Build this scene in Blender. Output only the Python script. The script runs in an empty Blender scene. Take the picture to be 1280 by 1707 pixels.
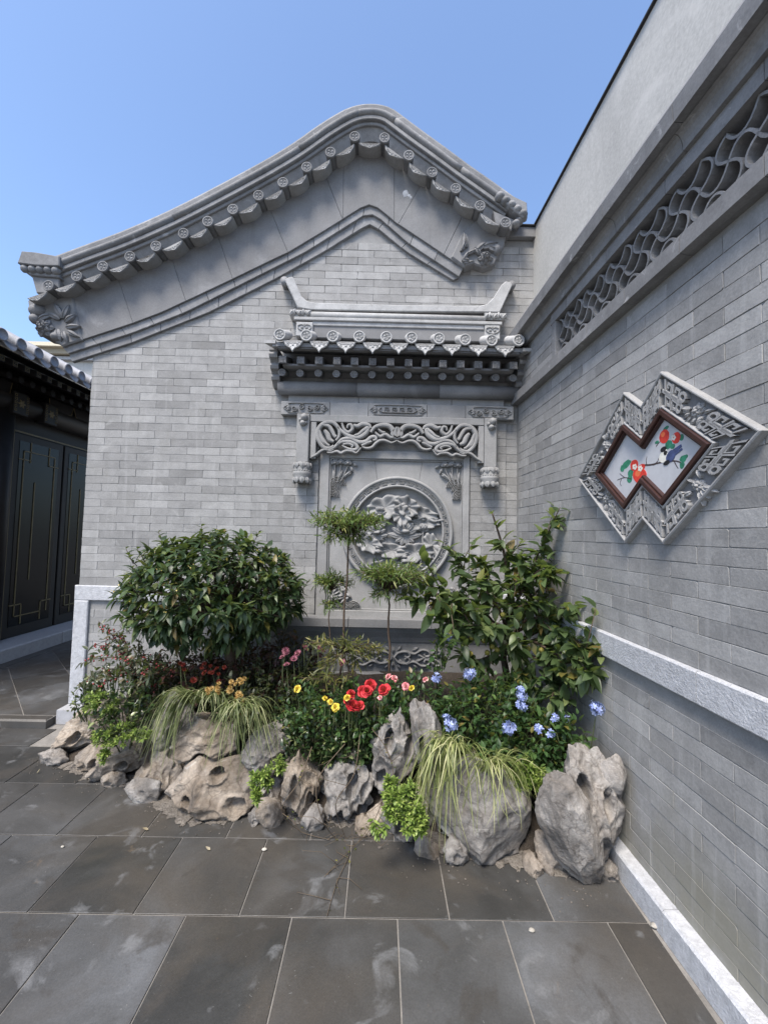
import bpy, bmesh, math, random
from mathutils import Vector, Matrix, Euler, noise
from math import sin, cos, pi, radians, sqrt, atan2, floor
R_ = random.Random(7)
SC = bpy.context.scene
COL = SC.collection

# ------------------------------------------------------------------ camera
CAM = Vector((0, 0, 1.45)); FPX = 695.0; PITCH, ROLL, YAW = radians(3.018), radians(1.267), radians(0.364)
fw = Vector((sin(YAW)*cos(PITCH), cos(YAW)*cos(PITCH), sin(PITCH)))
rt0 = Vector((cos(YAW), -sin(YAW), 0)); up0 = rt0.cross(fw)
rt = cos(ROLL)*rt0 + sin(ROLL)*up0; up = cos(ROLL)*up0 - sin(ROLL)*rt0
cd = bpy.data.cameras.new('camera'); cam = bpy.data.objects.new('camera', cd); COL.objects.link(cam)
cam.matrix_world = Matrix(((rt.x, up.x, -fw.x, CAM.x), (rt.y, up.y, -fw.y, CAM.y), (rt.z, up.z, -fw.z, CAM.z), (0, 0, 0, 1)))
cd.sensor_fit = 'VERTICAL'; cd.sensor_height = 36; cd.sensor_width = 36; cd.lens = FPX/1707*36; cd.clip_start = .02; cd.clip_end = 3000
SC.camera = cam

# ------------------------------------------------------------------ sky, sun, exposure
SUN_EL, SUN_AZ = radians(59), radians(207)          # azimuth clockwise from +Y (behind the camera, a little to its left)
w = bpy.data.worlds.new('World'); SC.world = w; w.use_nodes = True
nt = w.node_tree; nt.nodes.clear()
sky = nt.nodes.new('ShaderNodeTexSky'); sky.sky_type = 'NISHITA'; sky.sun_disc = False
sky.sun_elevation = SUN_EL; sky.sun_rotation = SUN_AZ; sky.altitude = 50; sky.air_density = 1.0; sky.dust_density = 1.8; sky.ozone_density = 4.0
bg = nt.nodes.new('ShaderNodeBackground'); bg.inputs['Strength'].default_value = 0.15
wo = nt.nodes.new('ShaderNodeOutputWorld')
nt.links.new(sky.outputs[0], bg.inputs[0]); nt.links.new(bg.outputs[0], wo.inputs[0])
sd = bpy.data.lights.new('sun', 'SUN'); sun = bpy.data.objects.new('sun', sd); COL.objects.link(sun)
sd.energy = 2.85; sd.angle = radians(19); sd.color = (1.0, .92, .82)
sdir = Vector((sin(SUN_AZ)*cos(SUN_EL), cos(SUN_AZ)*cos(SUN_EL), sin(SUN_EL)))
sun.rotation_euler = sdir.to_track_quat('Z', 'Y').to_euler(); sun.location = sdir*20
vs = SC.view_settings; vs.view_transform = 'Standard'; vs.look = 'None'; vs.exposure = 1.12; vs.gamma = 1; vs.use_curve_mapping = False

# ------------------------------------------------------------------ pixel -> place
def ray(u, v): return (u-640)/FPX*rt - (v-853.5)/FPX*up + fw
def onZ(u, v, z=0): q = ray(u, v); return CAM + q*((z-CAM.z)/q.z)
def onY(u, v, Y): q = ray(u, v); return CAM + q*(Y/q.y)
def onX(u, v, X): q = ray(u, v); return CAM + q*(X/q.x)
def proj(P):
    d = Vector(P)-CAM; z = d.dot(fw)
    return (640+FPX*d.dot(rt)/z, 853.5-FPX*d.dot(up)/z, z)
# back wall frame: a = world X, b = height, c = out of the wall (towards the court)
YB = 3.30
def BW(a, b, c=0): return Vector((a, YB-c, b))
# side wall frame: a = distance along the wall, b = height, c = out of the wall
WN = Vector((cos(radians(1.6)), sin(radians(1.6)), 0)); WD = WN.dot(Vector((1.118, 1.587, 0))); WT = Vector((-WN.y, WN.x, 0))
def SW(a, b, c=0): return WT*a + WN*(WD-c) + Vector((0, 0, b))
def bpx(u, v, c=0): p = onY(u, v, YB-c); return (p.x, p.z)

# ------------------------------------------------------------------ object helpers
ORG = {}
def empty(name, loc, label=None, cat=None, group=None, kind=None):
    o = bpy.data.objects.new(name, None); COL.objects.link(o); o.location = loc; o.empty_display_size = .1
    ORG[o.name] = Vector(loc); tag(o, label, cat, group, kind); return o
def tag(o, label=None, cat=None, group=None, kind=None):
    if label: o['label'] = label
    if cat: o['category'] = cat
    if group: o['group'] = group
    if kind: o['kind'] = kind
    return o
def org(p): return ORG[p.name] if p is not None else Vector((0, 0, 0))
def setpar(o, p):
    if p is not None: o.parent = p
class MB:
    def __init__(s): s.v = []; s.f = []; s.sm = []
    def add(s, vs, fs, smooth=False):
        n = len(s.v); s.v += [Vector(x) for x in vs]
        for f in fs: s.f.append(tuple(i+n for i in f)); s.sm.append(smooth)
        return s
    def box(s, x0, x1, y0, y1, z0, z1, fr=None):
        P = [(x0, y0, z0), (x1, y0, z0), (x1, y1, z0), (x0, y1, z0), (x0, y0, z1), (x1, y0, z1), (x1, y1, z1), (x0, y1, z1)]
        if fr: P = [fr(p[0], p[2], p[1]) for p in P]        # (a, c, b) order
        return s.add(P, [(0, 3, 2, 1), (4, 5, 6, 7), (0, 1, 5, 4), (1, 2, 6, 5), (2, 3, 7, 6), (3, 0, 4, 7)])
    def wbox(s, fr, a0, a1, b0, b1, c0, c1, bev=0):
        """box on a wall frame: a, b in the wall, c outwards; optional chamfer of the front edge"""
        return s.prism(fr, [(a0, b0), (a1, b0), (a1, b1), (a0, b1)], c0, c1, bev)
    def prism(s, fr, poly, c0, c1, bev=0, smooth=False):
        n = len(poly)
        rings = [[fr(a, b, c0) for a, b in poly]]
        if bev:
            rings.append([fr(a, b, c1-bev) for a, b in poly]); rings.append([fr(a, b, c1) for a, b in inset(poly, bev)])
        else: rings.append([fr(a, b, c1) for a, b in poly])
        V = [p for r in rings for p in r]; F = []
        for k in range(len(rings)-1):
            for i in range(n): j = (i+1) % n; F.append((k*n+i, k*n+j, (k+1)*n+j, (k+1)*n+i))
        F.append(tuple((len(rings)-1)*n+i for i in range(n))); F.append(tuple(reversed(range(n))))
        return s.add(V, F, smooth)
    def tube(s, pts, rad, n=8, cap=True, smooth=True):
        pts = [Vector(p) for p in pts]; m = len(pts)
        if not hasattr(rad, '__len__'): rad = [rad]*m
        V = []; F = []; prev = None
        for i, p in enumerate(pts):
            t = (pts[min(i+1, m-1)]-pts[max(i-1, 0)])
            t = t.normalized() if t.length > 1e-9 else Vector((0, 0, 1))
            if prev is None: u = t.orthogonal().normalized()
            else:
                u = prev - t*prev.dot(t); u = u.normalized() if u.length > 1e-6 else t.orthogonal().normalized()
            prev = u; w_ = t.cross(u)
            for k in range(n):
                a = 2*pi*k/n; V.append(p + (u*cos(a)+w_*sin(a))*rad[i])
        for i in range(m-1):
            for k in range(n): F.append((i*n+k, i*n+(k+1) % n, (i+1)*n+(k+1) % n, (i+1)*n+k))
        if cap: F.append(tuple(reversed(range(n)))); F.append(tuple((m-1)*n+k for k in range(n)))
        return s.add(V, F, smooth)
    def grid(s, rows, closed_u=False, smooth=True):
        m, n = len(rows), len(rows[0]); F = []
        for i in range(m-1):
            for k in range(n if closed_u else n-1): F.append((i*n+k, i*n+(k+1) % n, (i+1)*n+(k+1) % n, (i+1)*n+k))
        return s.add([p for r in rows for p in r], F, smooth)
    def lathe(s, fr, prof, n=16, smooth=True):
        """prof: list of (radius, c) in frame fr(a,b,c)"""
        rows = [[fr(r*cos(2*pi*k/n), r*sin(2*pi*k/n), c) for k in range(n)] for r, c in prof]
        return s.grid(rows, True, smooth)
    def ribbon(s, fr, path, wd, h, base=0, smooth=False, closed=False):
        """raised strip with a rounded-off top along a 2D path in frame fr; wd, h numbers or per-point lists"""
        m = len(path); W = wd if hasattr(wd, '__len__') else [wd]*m; Hh = h if hasattr(h, '__len__') else [h]*m
        rows = []
        for i in range(m):
            a0 = path[(i-1) % m] if closed else path[max(i-1, 0)]; a1 = path[(i+1) % m] if closed else path[min(i+1, m-1)]
            dx, dy = a1[0]-a0[0], a1[1]-a0[1]; L = math.hypot(dx, dy) or 1; nx, ny = -dy/L, dx/L
            x, y = path[i]; w2 = W[i]/2
            rows.append([fr(x+nx*w2, y+ny*w2, base), fr(x+nx*w2*.8, y+ny*w2*.8, base+Hh[i]*.8), fr(x+nx*w2*.3, y+ny*w2*.3, base+Hh[i]),
                         fr(x-nx*w2*.3, y-ny*w2*.3, base+Hh[i]), fr(x-nx*w2*.8, y-ny*w2*.8, base+Hh[i]*.8), fr(x-nx*w2, y-ny*w2, base)])
        if closed: rows.append(rows[0])
        s.grid(rows, False, smooth)
        if not closed:
            n = len(s.v); s.f.append(tuple(n-6+k for k in range(6))); s.sm.append(False); s.f.append(tuple(n-6*m+5-k for k in range(6))); s.sm.append(False)
        return s
    def mesh(s, name, mat, o=Vector((0, 0, 0)), recalc=True):
        me = bpy.data.meshes.new(name); me.from_pydata([v-o for v in s.v], [], s.f)
        me.polygons.foreach_set('use_smooth', s.sm)
        if mat: me.materials.append(mat)
        if recalc:
            bm = bmesh.new(); bm.from_mesh(me); bmesh.ops.recalc_face_normals(bm, faces=bm.faces); bm.to_mesh(me); bm.free()
        me.update(); return me
    def build(s, name, mat, parent=None, loc=None, recalc=True, **kw):
        o0 = org(parent) if parent is not None else Vector(loc or (0, 0, 0))
        ob = bpy.data.objects.new(name, s.mesh(name, mat, o0, recalc)); COL.objects.link(ob)
        if parent is None: ob.location = o0
        else: ob.parent = parent
        ORG[ob.name] = o0; tag(ob, **kw); return ob
def inst(me, name, parent, M, **kw):
    """a copy sharing mesh data, placed by world matrix M"""
    ob = bpy.data.objects.new(name, me); COL.objects.link(ob)
    o0 = org(parent)
    if parent is not None: ob.parent = parent
    ob.matrix_local = Matrix.Translation(-o0) @ M
    ORG[ob.name] = o0; tag(ob, **kw); return ob
def inset(poly, d):
    n = len(poly); A = sum(poly[i][0]*poly[(i+1) % n][1]-poly[(i+1) % n][0]*poly[i][1] for i in range(n)); sg = 1 if A > 0 else -1
    out = []
    for i in range(n):
        p0, p1, p2 = poly[i-1], poly[i], poly[(i+1) % n]
        def nrm(a, b):
            dx, dy = b[0]-a[0], b[1]-a[1]; L = math.hypot(dx, dy) or 1e-9; return (-dy/L*sg, dx/L*sg)
        n1, n2 = nrm(p0, p1), nrm(p1, p2); bx, by = n1[0]+n2[0], n1[1]+n2[1]; k = d*2/max(bx*bx+by*by, .35)
        out.append((p1[0]+bx*k, p1[1]+by*k))
    return out
def resample(pts, n):
    L = [0]
    for a, b in zip(pts, pts[1:]): L.append(L[-1]+math.dist(a, b))
    out = []; j = 0
    for i in range(n):
        t = L[-1]*i/(n-1)
        while j < len(pts)-2 and L[j+1] < t: j += 1
        k = (t-L[j])/max(L[j+1]-L[j], 1e-9); out.append(tuple(x+(y-x)*k for x, y in zip(pts[j], pts[j+1])))
    return out
def spline(pts, n=8, closed=False):
    m = len(pts); out = []
    for i in range(m if closed else m-1):
        p = [pts[(i+k) % m] if closed else pts[min(max(i+k, 0), m-1)] for k in (-1, 0, 1, 2)]
        for k in range(n):
            t = k/n; out.append(tuple(.5*((2*b)+(c-a)*t+(2*a-5*b+4*c-d)*t*t+(3*b-a-3*c+d)*t**3) for a, b, c, d in zip(*p)))
    if not closed: out.append(tuple(pts[-1]))
    return out
def basis(origin, x, y, z):
    M = Matrix.Identity(4)
    for i, c in enumerate((x, y, z)): M[0][i], M[1][i], M[2][i] = c
    M[0][3], M[1][3], M[2][3] = origin; return M

# ------------------------------------------------------------------ materials
def newmat(name):
    m = bpy.data.materials.new(name); m.use_nodes = True; n = m.node_tree; n.nodes.clear()
    out = n.nodes.new('ShaderNodeOutputMaterial'); b = n.nodes.new('ShaderNodeBsdfPrincipled'); n.links.new(b.outputs[0], out.inputs[0])
    return m, n, b, out
def N(n, t, **kw):
    x = n.nodes.new(t)
    for k, v in kw.items(): setattr(x, k, v)
    return x
def noise_n(n, scale, detail=4, rough=.55, vec=None, dist=0):
    x = n.nodes.new('ShaderNodeTexNoise'); x.inputs['Scale'].default_value = scale; x.inputs['Detail'].default_value = detail
    x.inputs['Roughness'].default_value = rough; x.inputs['Distortion'].default_value = dist
    if vec: n.links.new(vec, x.inputs['Vector'])
    return x.outputs['Fac']
def ramp(n, fac, stops):
    r = n.nodes.new('ShaderNodeValToRGB'); e = r.color_ramp.elements
    while len(e) < len(stops): e.new(.5)
    for x, (p, c) in zip(e, stops): x.position = p; x.color = (*c, 1) if len(c) == 3 else c
    n.links.new(fac, r.inputs[0]); return r.outputs[0]
def mix(n, a, b, fac, mode='MIX'):
    x = n.nodes.new('ShaderNodeMix'); x.data_type = 'RGBA'; x.blend_type = mode
    for s_, v in ((x.inputs[0], fac), (x.inputs[6], a), (x.inputs[7], b)):
        if hasattr(v, 'is_linked'): n.links.new(v, s_)
        elif hasattr(v, '__len__'): s_.default_value = (*v, 1)
        else: s_.default_value = v
    return x.outputs[2]
def math_n(n, op, a, b=0, c=0):
    x = n.nodes.new('ShaderNodeMath'); x.operation = op
    for s_, v in zip(x.inputs, (a, b, c)):
        if hasattr(v, 'is_linked'): n.links.new(v, s_)
        else: s_.default_value = v
    return x.outputs[0]
def rnd(n):
    """a random number for each object and each loose piece of a joined mesh"""
    oi = N(n, 'ShaderNodeObjectInfo'); g = N(n, 'ShaderNodeNewGeometry')
    return math_n(n, 'FRACT', math_n(n, 'ADD', oi.outputs['Random'], g.outputs['Random Per Island']))
def pos(n): return N(n, 'ShaderNodeNewGeometry').outputs['Position']
def bump(n, b, fac, strength=.3, dist=.01):
    x = n.nodes.new('ShaderNodeBump'); x.inputs['Strength'].default_value = strength; x.inputs['Distance'].default_value = dist
    n.links.new(fac, x.inputs['Height']); n.links.new(x.outputs[0], b.inputs['Normal'])
def val(c, k): return tuple(x*k for x in c)
def stone(name, c, var=.25, rv=.0, scale=6, fine=90, rough=.8, bmp=.25, bd=.004, tint=None, stain=None, moss=None, drip=None):
    """mineral surface: broad mottling + fine grain + per-piece tone"""
    m, n, b, o = newmat(name); p = pos(n)
    k = ramp(n, noise_n(n, scale, 6, .62, p, .4), [(.25, val(c, 1-var)), (.5, c), (.78, val(c, 1+var))])
    if tint: k = mix(n, k, tint, ramp(n, noise_n(n, scale*.5, 4, .6, p), [(.52, (0, 0, 0)), (.72, (.7, .7, .7))]))
    g = ramp(n, noise_n(n, fine, 3, .7, p), [(.3, (.86,)*3), (.7, (1.12,)*3)]); k = mix(n, k, g, 1.0, 'MULTIPLY')
    if rv: k = mix(n, k, ramp(n, rnd(n), [(0, (1-rv,)*3), (.12, (1-rv*.45,)*3), (.8, (1+rv*.3,)*3), (1, (1+rv,)*3)]), 1.0, 'MULTIPLY')
    if stain: k = mix(n, k, stain[0], ramp(n, noise_n(n, stain[1], 5, .65, p, .8), [(stain[2], (0, 0, 0)), (stain[2]+.12, (stain[3],)*3)]))
    if moss:      # algae and rising damp marks low on the wall, ragged upper edge
        sx = N(n, 'ShaderNodeSeparateXYZ'); n.links.new(p, sx.inputs[0]); hz = math_n(n, 'SUBTRACT', math_n(n, 'MULTIPLY', noise_n(n, 2.4, 5, .65, p, .6), 1.3), math_n(n, 'MULTIPLY', sx.outputs[2], 1.15))
        k = mix(n, k, moss, ramp(n, hz, [(.18, (0, 0, 0)), (.55, (.7,)*3)]))
    if drip:      # pale lime runs drawn out downwards
        mp = N(n, 'ShaderNodeMapping'); mp.inputs['Scale'].default_value = (1, 1, .07); n.links.new(p, mp.inputs[0])
        k = mix(n, k, drip, ramp(n, noise_n(n, 17, 4, .6, mp.outputs[0]), [(.58, (0, 0, 0)), (.72, (.42,)*3)]))
    n.links.new(k, b.inputs['Base Color']); b.inputs['Roughness'].default_value = rough; b.inputs['Specular IOR Level'].default_value = .35
    bump(n, b, math_n(n, 'ADD', noise_n(n, fine*.6, 4, .7, p), noise_n(n, scale*3, 3, .5, p)), bmp, bd)
    return m
M = {}
M['brick'] = stone('grey_brick', (.248, .247, .243), .22, .24, 9, 110, .85, .4, .003, tint=(.20, .198, .19), stain=((.40, .40, .39), 7, .60, .4), moss=(.21, .20, .155), drip=(.38, .38, .375))
M['mortar'] = stone('mortar', (.215, .215, .212), .2, 0, 12, 160, .9, .3, .002)
M['plate'] = stone('grey_plate', (.165, .166, .169), .22, .10, 3.5, 120, .8, .18, .002, stain=((.31, .31, .315), 3, .6, .45), drip=(.12, .12, .12))
M['carve'] = stone('carved_brick', (.24, .24, .238), .2, .08, 6, 140, .82, .3, .002, stain=((.32, .32, .315), 5, .58, .5), drip=(.17, .188, .182))
M['tile'] = stone('roof_tile', (.17, .172, .176), .28, .22, 14, 120, .75, .3, .003, stain=((.36, .36, .36), 16, .6, .4))
M['ridge'] = stone('ridge_brick', (.18, .181, .184), .26, .16, 10, 110, .78, .3, .003, stain=((.42, .42, .42), 14, .6, .6))
M['ridge_pale'] = stone('pale_canopy_tile', (.34, .342, .34), .22, .14, 12, 110, .78, .3, .003, stain=((.20, .20, .20), 16, .58, .5))  # paler grey than the gable ridge, with darker blotches
M['granite'] = stone('dressed_granite', (.40, .41, .43), .24, .06, 34, 220, .8, .55, .006)
M['granite_smooth'] = stone('smooth_granite', (.33, .335, .35), .16, .06, 30, 260, .7, .12, .002)
M['render'] = stone('cement_render', (.43, .425, .405), .14, 0, 1.6, 60, .9, .25, .004, stain=((.54, .53, .505), 2.2, .55, .5), drip=(.34, .33, .31))
M['soil'] = stone('soil', (.045, .036, .028), .4, 0, 18, 90, .95, .9, .02)
M['dark'] = stone('flashing_and_void_shade', (.03, .03, .032), .1, 0, 5, 50, .95, .1, .002)
# ------------------------------------------------------------------ paving
def slate():
    m, n, b, o = newmat('slate_paving'); p = pos(n)
    base = ramp(n, noise_n(n, 2.2, 6, .6, p, .6), [(.25, (.030, .030, .029)), (.5, (.052, .052, .051)), (.75, (.090, .092, .094))])
    base = mix(n, base, ramp(n, rnd(n), [(0, (.6, .6, .58)), (.5, (.95, .93, .9)), (1, (1.4, 1.43, 1.48))]), 1.0, 'MULTIPLY')
    sx = N(n, 'ShaderNodeSeparateXYZ'); n.links.new(p, sx.inputs[0])
    brown = ramp(n, noise_n(n, 1.5, 5, .6, p, .5), [(.46, (0, 0, 0)), (.68, (.85,)*3)]); base = mix(n, base, (.066, .057, .046), brown)
    ochre = ramp(n, noise_n(n, 4.3, 5, .65, p, 1.2), [(.66, (0, 0, 0)), (.76, (.4,)*3)]); base = mix(n, base, (.22, .155, .09), ochre)
    # dried splashes with crisp rims, and dark damp patches
    s1 = ramp(n, noise_n(n, 5.5, 5, .55, p, .9), [(.585, (0, 0, 0)), (.68, (.55,)*3)]); base = mix(n, base, (.17, .174, .178), s1)
    mp = N(n, 'ShaderNodeMapping'); mp.inputs['Location'].default_value = (7.3, 2.1, 0); n.links.new(p, mp.inputs[0])
    s2 = ramp(n, noise_n(n, 3.4, 5, .6, mp.outputs[0], .7), [(.55, (0, 0, 0)), (.62, (.65,)*3)]); base = mix(n, base, (.045, .041, .036), s2)
    fine = ramp(n, noise_n(n, 160, 3, .7, p), [(.3, (.85,)*3), (.7, (1.14,)*3)]); base = mix(n, base, fine, 1.0, 'MULTIPLY')
    scr = ramp(n, noise_n(n, 38, 2, .5, p, 3), [(.73, (0, 0, 0)), (.77, (.35,)*3)]); base = mix(n, base, (.3, .3, .29), scr)
    n.links.new(base, b.inputs['Base Color'])
    n.links.new(ramp(n, noise_n(n, 3, 4, .6, p), [(.3, (.34,)*3), (.7, (.58,)*3)]), b.inputs['Roughness'])
    bump(n, b, math_n(n, 'ADD', noise_n(n, 90, 4, .7, p), noise_n(n, 10, 4, .6, p)), .22, .003)
    return m
M['slate'] = slate()
M['grout'] = stone('pale_grout', (.19, .18, .165), .3, 0, 10, 120, .9, .3, .002)
M['gravel'] = stone('cement_fillet', (.155, .138, .118), .4, 0, 14, 80, .95, 1.0, .02, tint=(.07, .058, .046))
g = MB(); g.add([(-60, -60, -.003), (60, -60, -.003), (60, 60, -.003), (-60, 60, -.003)], [(0, 1, 2, 3)])
ground = g.build('ground', M['grout']); tag(ground, 'dark slate slab paving with pale grout joints in the court', kind='structure')
T = .397; JT = .0028
def slab(poly, z, parent, name='paving_slab'):
    mb = MB(); fr = lambda a, b, c: Vector((a, b, c)); dz = R_.uniform(-.0006, .0008)
    mb.prism(fr, poly, z-.002, z+dz, .0009); return mb.build(name, M['slate'], parent)
ky = -5
for k in range(-5, 4):
    y0 = 1.652+T*k; y1 = y0+T if k < 3 else 3.088
    ph = .0945 if k % 2 else -.105
    if k == 3: y1 = 3.088
    for i in range(-9, 4):
        x0, x1 = ph+T*i, ph+T*(i+1)
        x1 = min(x1, 1.046)
        if x1-x0 < .04: continue
        if y0 > 2.2 and x0 > -1.6 or y0 > 2.7 and x0 > -2.3: continue
        slab([(x0+JT, y0+JT), (x1-JT, y0+JT), (x1-JT, y1-JT), (x0+JT, y1-JT)], .0015, ground)
# the slightly higher paving in front of the timber hall, slabs laid on the diagonal
bp = MB(); bp.box(-4.0, -2.372, 3.1, 7.0, -.002, .055)
terrace = bp.build('terrace_pavement', M['grout']); tag(terrace, 'raised slab paving laid diagonally before the timber hall', kind='structure')
e = MB(); fr = lambda a, b, c: Vector((a, b, c))
e.prism(fr, [(-4.0, 3.086), (-2.37, 3.086), (-2.37, 3.17), (-4.0, 3.17)], -.001, .061, .012); e.build('edging_stone', M['slate'], terrace)
def clip(poly, f):
    out = []
    for a, b in zip(poly, poly[1:]+poly[:1]):
        fa, fb = f(a), f(b)
        if fa >= 0: out.append(a)
        if (fa >= 0) != (fb >= 0): t = fa/(fa-fb); out.append((a[0]+(b[0]-a[0])*t, a[1]+(b[1]-a[1])*t))
    return out
D2 = .5615
for i in range(-3, 8):
    for j in range(-5, 6):
        s0, d0 = .569+D2*i+.004, 6.08+D2*j+.004; s1, d1 = s0+D2-.008, d0+D2-.008
        q = [((s_-d_)/2, (s_+d_)/2) for s_, d_ in ((s0, d0), (s1, d0), (s1, d1), (s0, d1))]
        for f in (lambda p: p[0]+3.66, lambda p: -2.38-p[0], lambda p: p[1]-3.176, lambda p: 6.8-p[1]):
            if len(q) > 2: q = clip(q, f)
        if len(q) > 2 and abs(sum(q[k][0]*q[(k+1) % len(q)][1]-q[(k+1) % len(q)][0]*q[k][1] for k in range(len(q)))) > .004:
            slab(q, .0585, terrace)
e = MB()
e.prism(fr, [(-3.79, 3.176), (-3.668, 3.176), (-3.668, 6.8), (-3.79, 6.8)], .05, .0592, .001); e.build('border_slab', M['slate'], terrace)

# ------------------------------------------------------------------ bricks
def px_area(P):
    q = [proj(p) for p in P]
    if any(a[2] < .1 for a in q): return 0
    if max(a[0] for a in q) < 0 or min(a[0] for a in q) > 1280 or max(a[1] for a in q) < 0 or min(a[1] for a in q) > 1707: return 0
    return .5*abs(sum(q[i][0]*q[(i+1) % 4][1]-q[(i+1) % 4][0]*q[i][1] for i in range(4)))
def worn(a0, a1, b0, b1):
    """brick outline with slightly wandering edges and now and then a knocked corner"""
    j = lambda: R_.gauss(0, .0008); P = []
    for (xa, ya), (xb, yb) in (((a0, b0), (a1, b0)), ((a1, b0), (a1, b1)), ((a1, b1), (a0, b1)), ((a0, b1), (a0, b0))):
        if R_.random() < .10:
            k = R_.uniform(.004, .009); sx = 1 if xa == a0 else -1; sy = 1 if ya == b0 else -1
            c = [(xa+sx*k*R_.uniform(.6, 1.6), ya+j()), (xa+j(), ya+sy*k)]
            P += c[::-1] if (sx > 0) == (sy > 0) else c
        else: P.append((xa+j(), ya+j()))
        if abs(xb-xa) > .05:
            for t in (.33, .67): P.append((xa+(xb-xa)*t, ya+j()))
    return P
def lay_bricks(fr, cells, parent, limit=300):
    """cells: (a0,a1,b0,b1). The largest in view become single bricks, the rest one joined part."""
    pitch = {}
    cells = [(px_area([fr(a0, b0), fr(a1, b0), fr(a1, b1), fr(a0, b1)]), a0, a1, b0, b1) for a0, a1, b0, b1 in cells]
    cells.sort(reverse=True); rest = MB()
    for i, (ar, a0, a1, b0, b1) in enumerate(cells):
        g_ = .0015; dc = R_.uniform(-.0012, .0012); t1, t2 = R_.uniform(-.0007, .0007), R_.uniform(-.0007, .0007)
        a0 += g_+R_.uniform(-.0006, .0006); a1 -= g_+R_.uniform(-.0006, .0006); b0 += g_*.8; b1 -= g_*.8
        key = (round(a1-a0, 2), round(b1-b0, 3))
        if i < limit and ar > 0:
            mb = MB(); mb.prism(fr, worn(a0, a1, b0, b1), -.02, dc, .0010)
            mb.build('brick', M['brick'], parent)
        else: rest.prism(fr, worn(a0, a1, b0, b1), -.02, dc, .0010)
    if rest.v: rest.build('brick', M['brick'], parent, kind='stuff')
CO = .0615; BL = .2635
# gable lines (pixels of the photograph) of the mouldings under the verge
G_low = [(120, 603), (220, 571), (349, 520), (460, 464), (539, 420), (612.5, 374), (618, 373.5), (624, 376), (678, 420), (755.6, 467)]
G_mid = [(113.75, 589), (220, 555), (310, 520), (460, 444.7), (509, 420), (606, 359), (618, 356), (632, 363), (680, 405), (765, 461)]
G_up = [(102.8, 577.5), (220, 539), (270.6, 520), (381, 468), (460, 429.7), (481, 420), (537.5, 386), (603, 345), (612, 341), (621, 341), (633, 348), (660, 371), (680, 384), (772.5, 446)]
house = empty('gable_house', (-.6, YB, 0), 'grey brick gable house with curved tiled verge behind the planted corner', 'house')
hb = MB(); hb.box(-2.343, 1.33, YB+.0028, 6.4, -.001, 3.2)
wallH = hb.build('gable_wall', M['mortar'], house)
lowpts = [bpx(u, v, .03) for u, v in G_low]
def zlow(x):
    for a, b in zip(lowpts, lowpts[1:]):
        if a[0] <= x <= b[0]: return a[1]+(b[1]-a[1])*(x-a[0])/(b[0]-a[0])
    return lowpts[0][1] if x < lowpts[0][0] else 9
zr = 3.885
cells = []
for r in range(-14, 64):
    b0 = 1.0+CO*r; b1 = b0+CO
    if b0 < .1 or b1 > zr: continue
    if -.16 < (b0-.885) < .1: 
        if b0 > .80 and b0 < .99: continue
    x = -2.345 + (0 if r % 2 else -BL/2)
    while x < 1.2:
        a0, a1 = max(x, -2.345), min(x+BL, 1.203); x += BL
        if a1-a0 < .03: continue
        if max(zlow(a0), zlow(a1), zlow((a0+a1)/2)) + .03 < b0: continue
        if a0 > -.70 and a1 < .93 and b0 < 3.02: continue        # wholly behind the carved screen
        if b1 < .36 and a0 > -2.1: continue                        # below the soil
        if b1 < .885 and a0 < -2.25: a0 = -2.25
        if a1-a0 > .03: cells.append((a0, a1, b0, b1))
lay_bricks(BW, cells, wallH)
gb = MB()
for a0, a1 in ((-2.365, -1.62), (-1.618, -.86), (.92, 1.06)):
    gb.wbox(BW, a0, a1, .885, 1.0, -.01, .02, .006)
    gb.build('granite_band', M['granite'], house); gb = MB()
gb.wbox(BW, -2.362, -2.252, .1, .884, -.01, .022, .006); gb.build('corner_post', M['granite'], house); gb = MB()
gb.box(-2.358, -1.7, 3.165, 3.3, -.001, .1); gb.build('plinth', M['granite_smooth'], house)
cp = MB(); cp.wbox(BW, .9, 1.21, 3.89, 3.975, -.3, .04, .004); cp.build('coping', M['plate'], house)
cp = MB(); cp.wbox(BW, .9, 1.23, 3.9755, 3.99, -.3, .055, .004); cp.build('flashing', M['dark'], house)

# ------------------------------------------------------------------ side wall
side = empty('boundary_wall', tuple(SW(1.6, 0, 0)), 'long grey brick court wall with tile lattice, granite band and rendered parapet', 'wall')
sb = MB()
for a0, a1, b0, b1, c0, c1 in ((-1.6, 3.34, -.001, 2.600, -.4, -.0028), (-1.6, 3.34, 2.836, 3.16, -.4, -.0028), (2.60, 3.34, 2.600, 2.836, -.4, -.0028)):
    sb.wbox(SW, a0, a1, b0, b1, c0, c1)
wallS = sb.build('wall_body', M['mortar'], side)
rc = MB(); rc.wbox(SW, -1.6, 2.60, 2.59, 2.85, -.5, -.385); rc.build('lattice_back', M['dark'], side)  # near-black sheet, paints the shade inside the lattice openings
cells = []
for r in range(-15, 26):
    b0 = 1.0+CO*r; b1 = b0+CO
    if b0 < .07 or b1 > 2.53 or (.80 < b0 < .99): continue
    x = 1.312-BL*10 + (0 if r % 2 else BL/2)
    while x < 3.2:
        a0, a1 = x, min(x+BL, 3.228); x += BL
        if a0 < .2 and b0 > 0: continue
        if a1-a0 > .03: cells.append((a0, a1, b0, b1))
for r in range(4):
    b0 = 2.602+.0585*r
    for a0, a1 in (((2.62, 2.86), (2.86, 3.10), (3.10, 3.228)) if r % 2 else ((2.62, 2.74), (2.74, 2.98), (2.98, 3.228))): cells.append((a0, a1, b0, b0+.0585))
lay_bricks(SW, cells, wallS)
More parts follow.
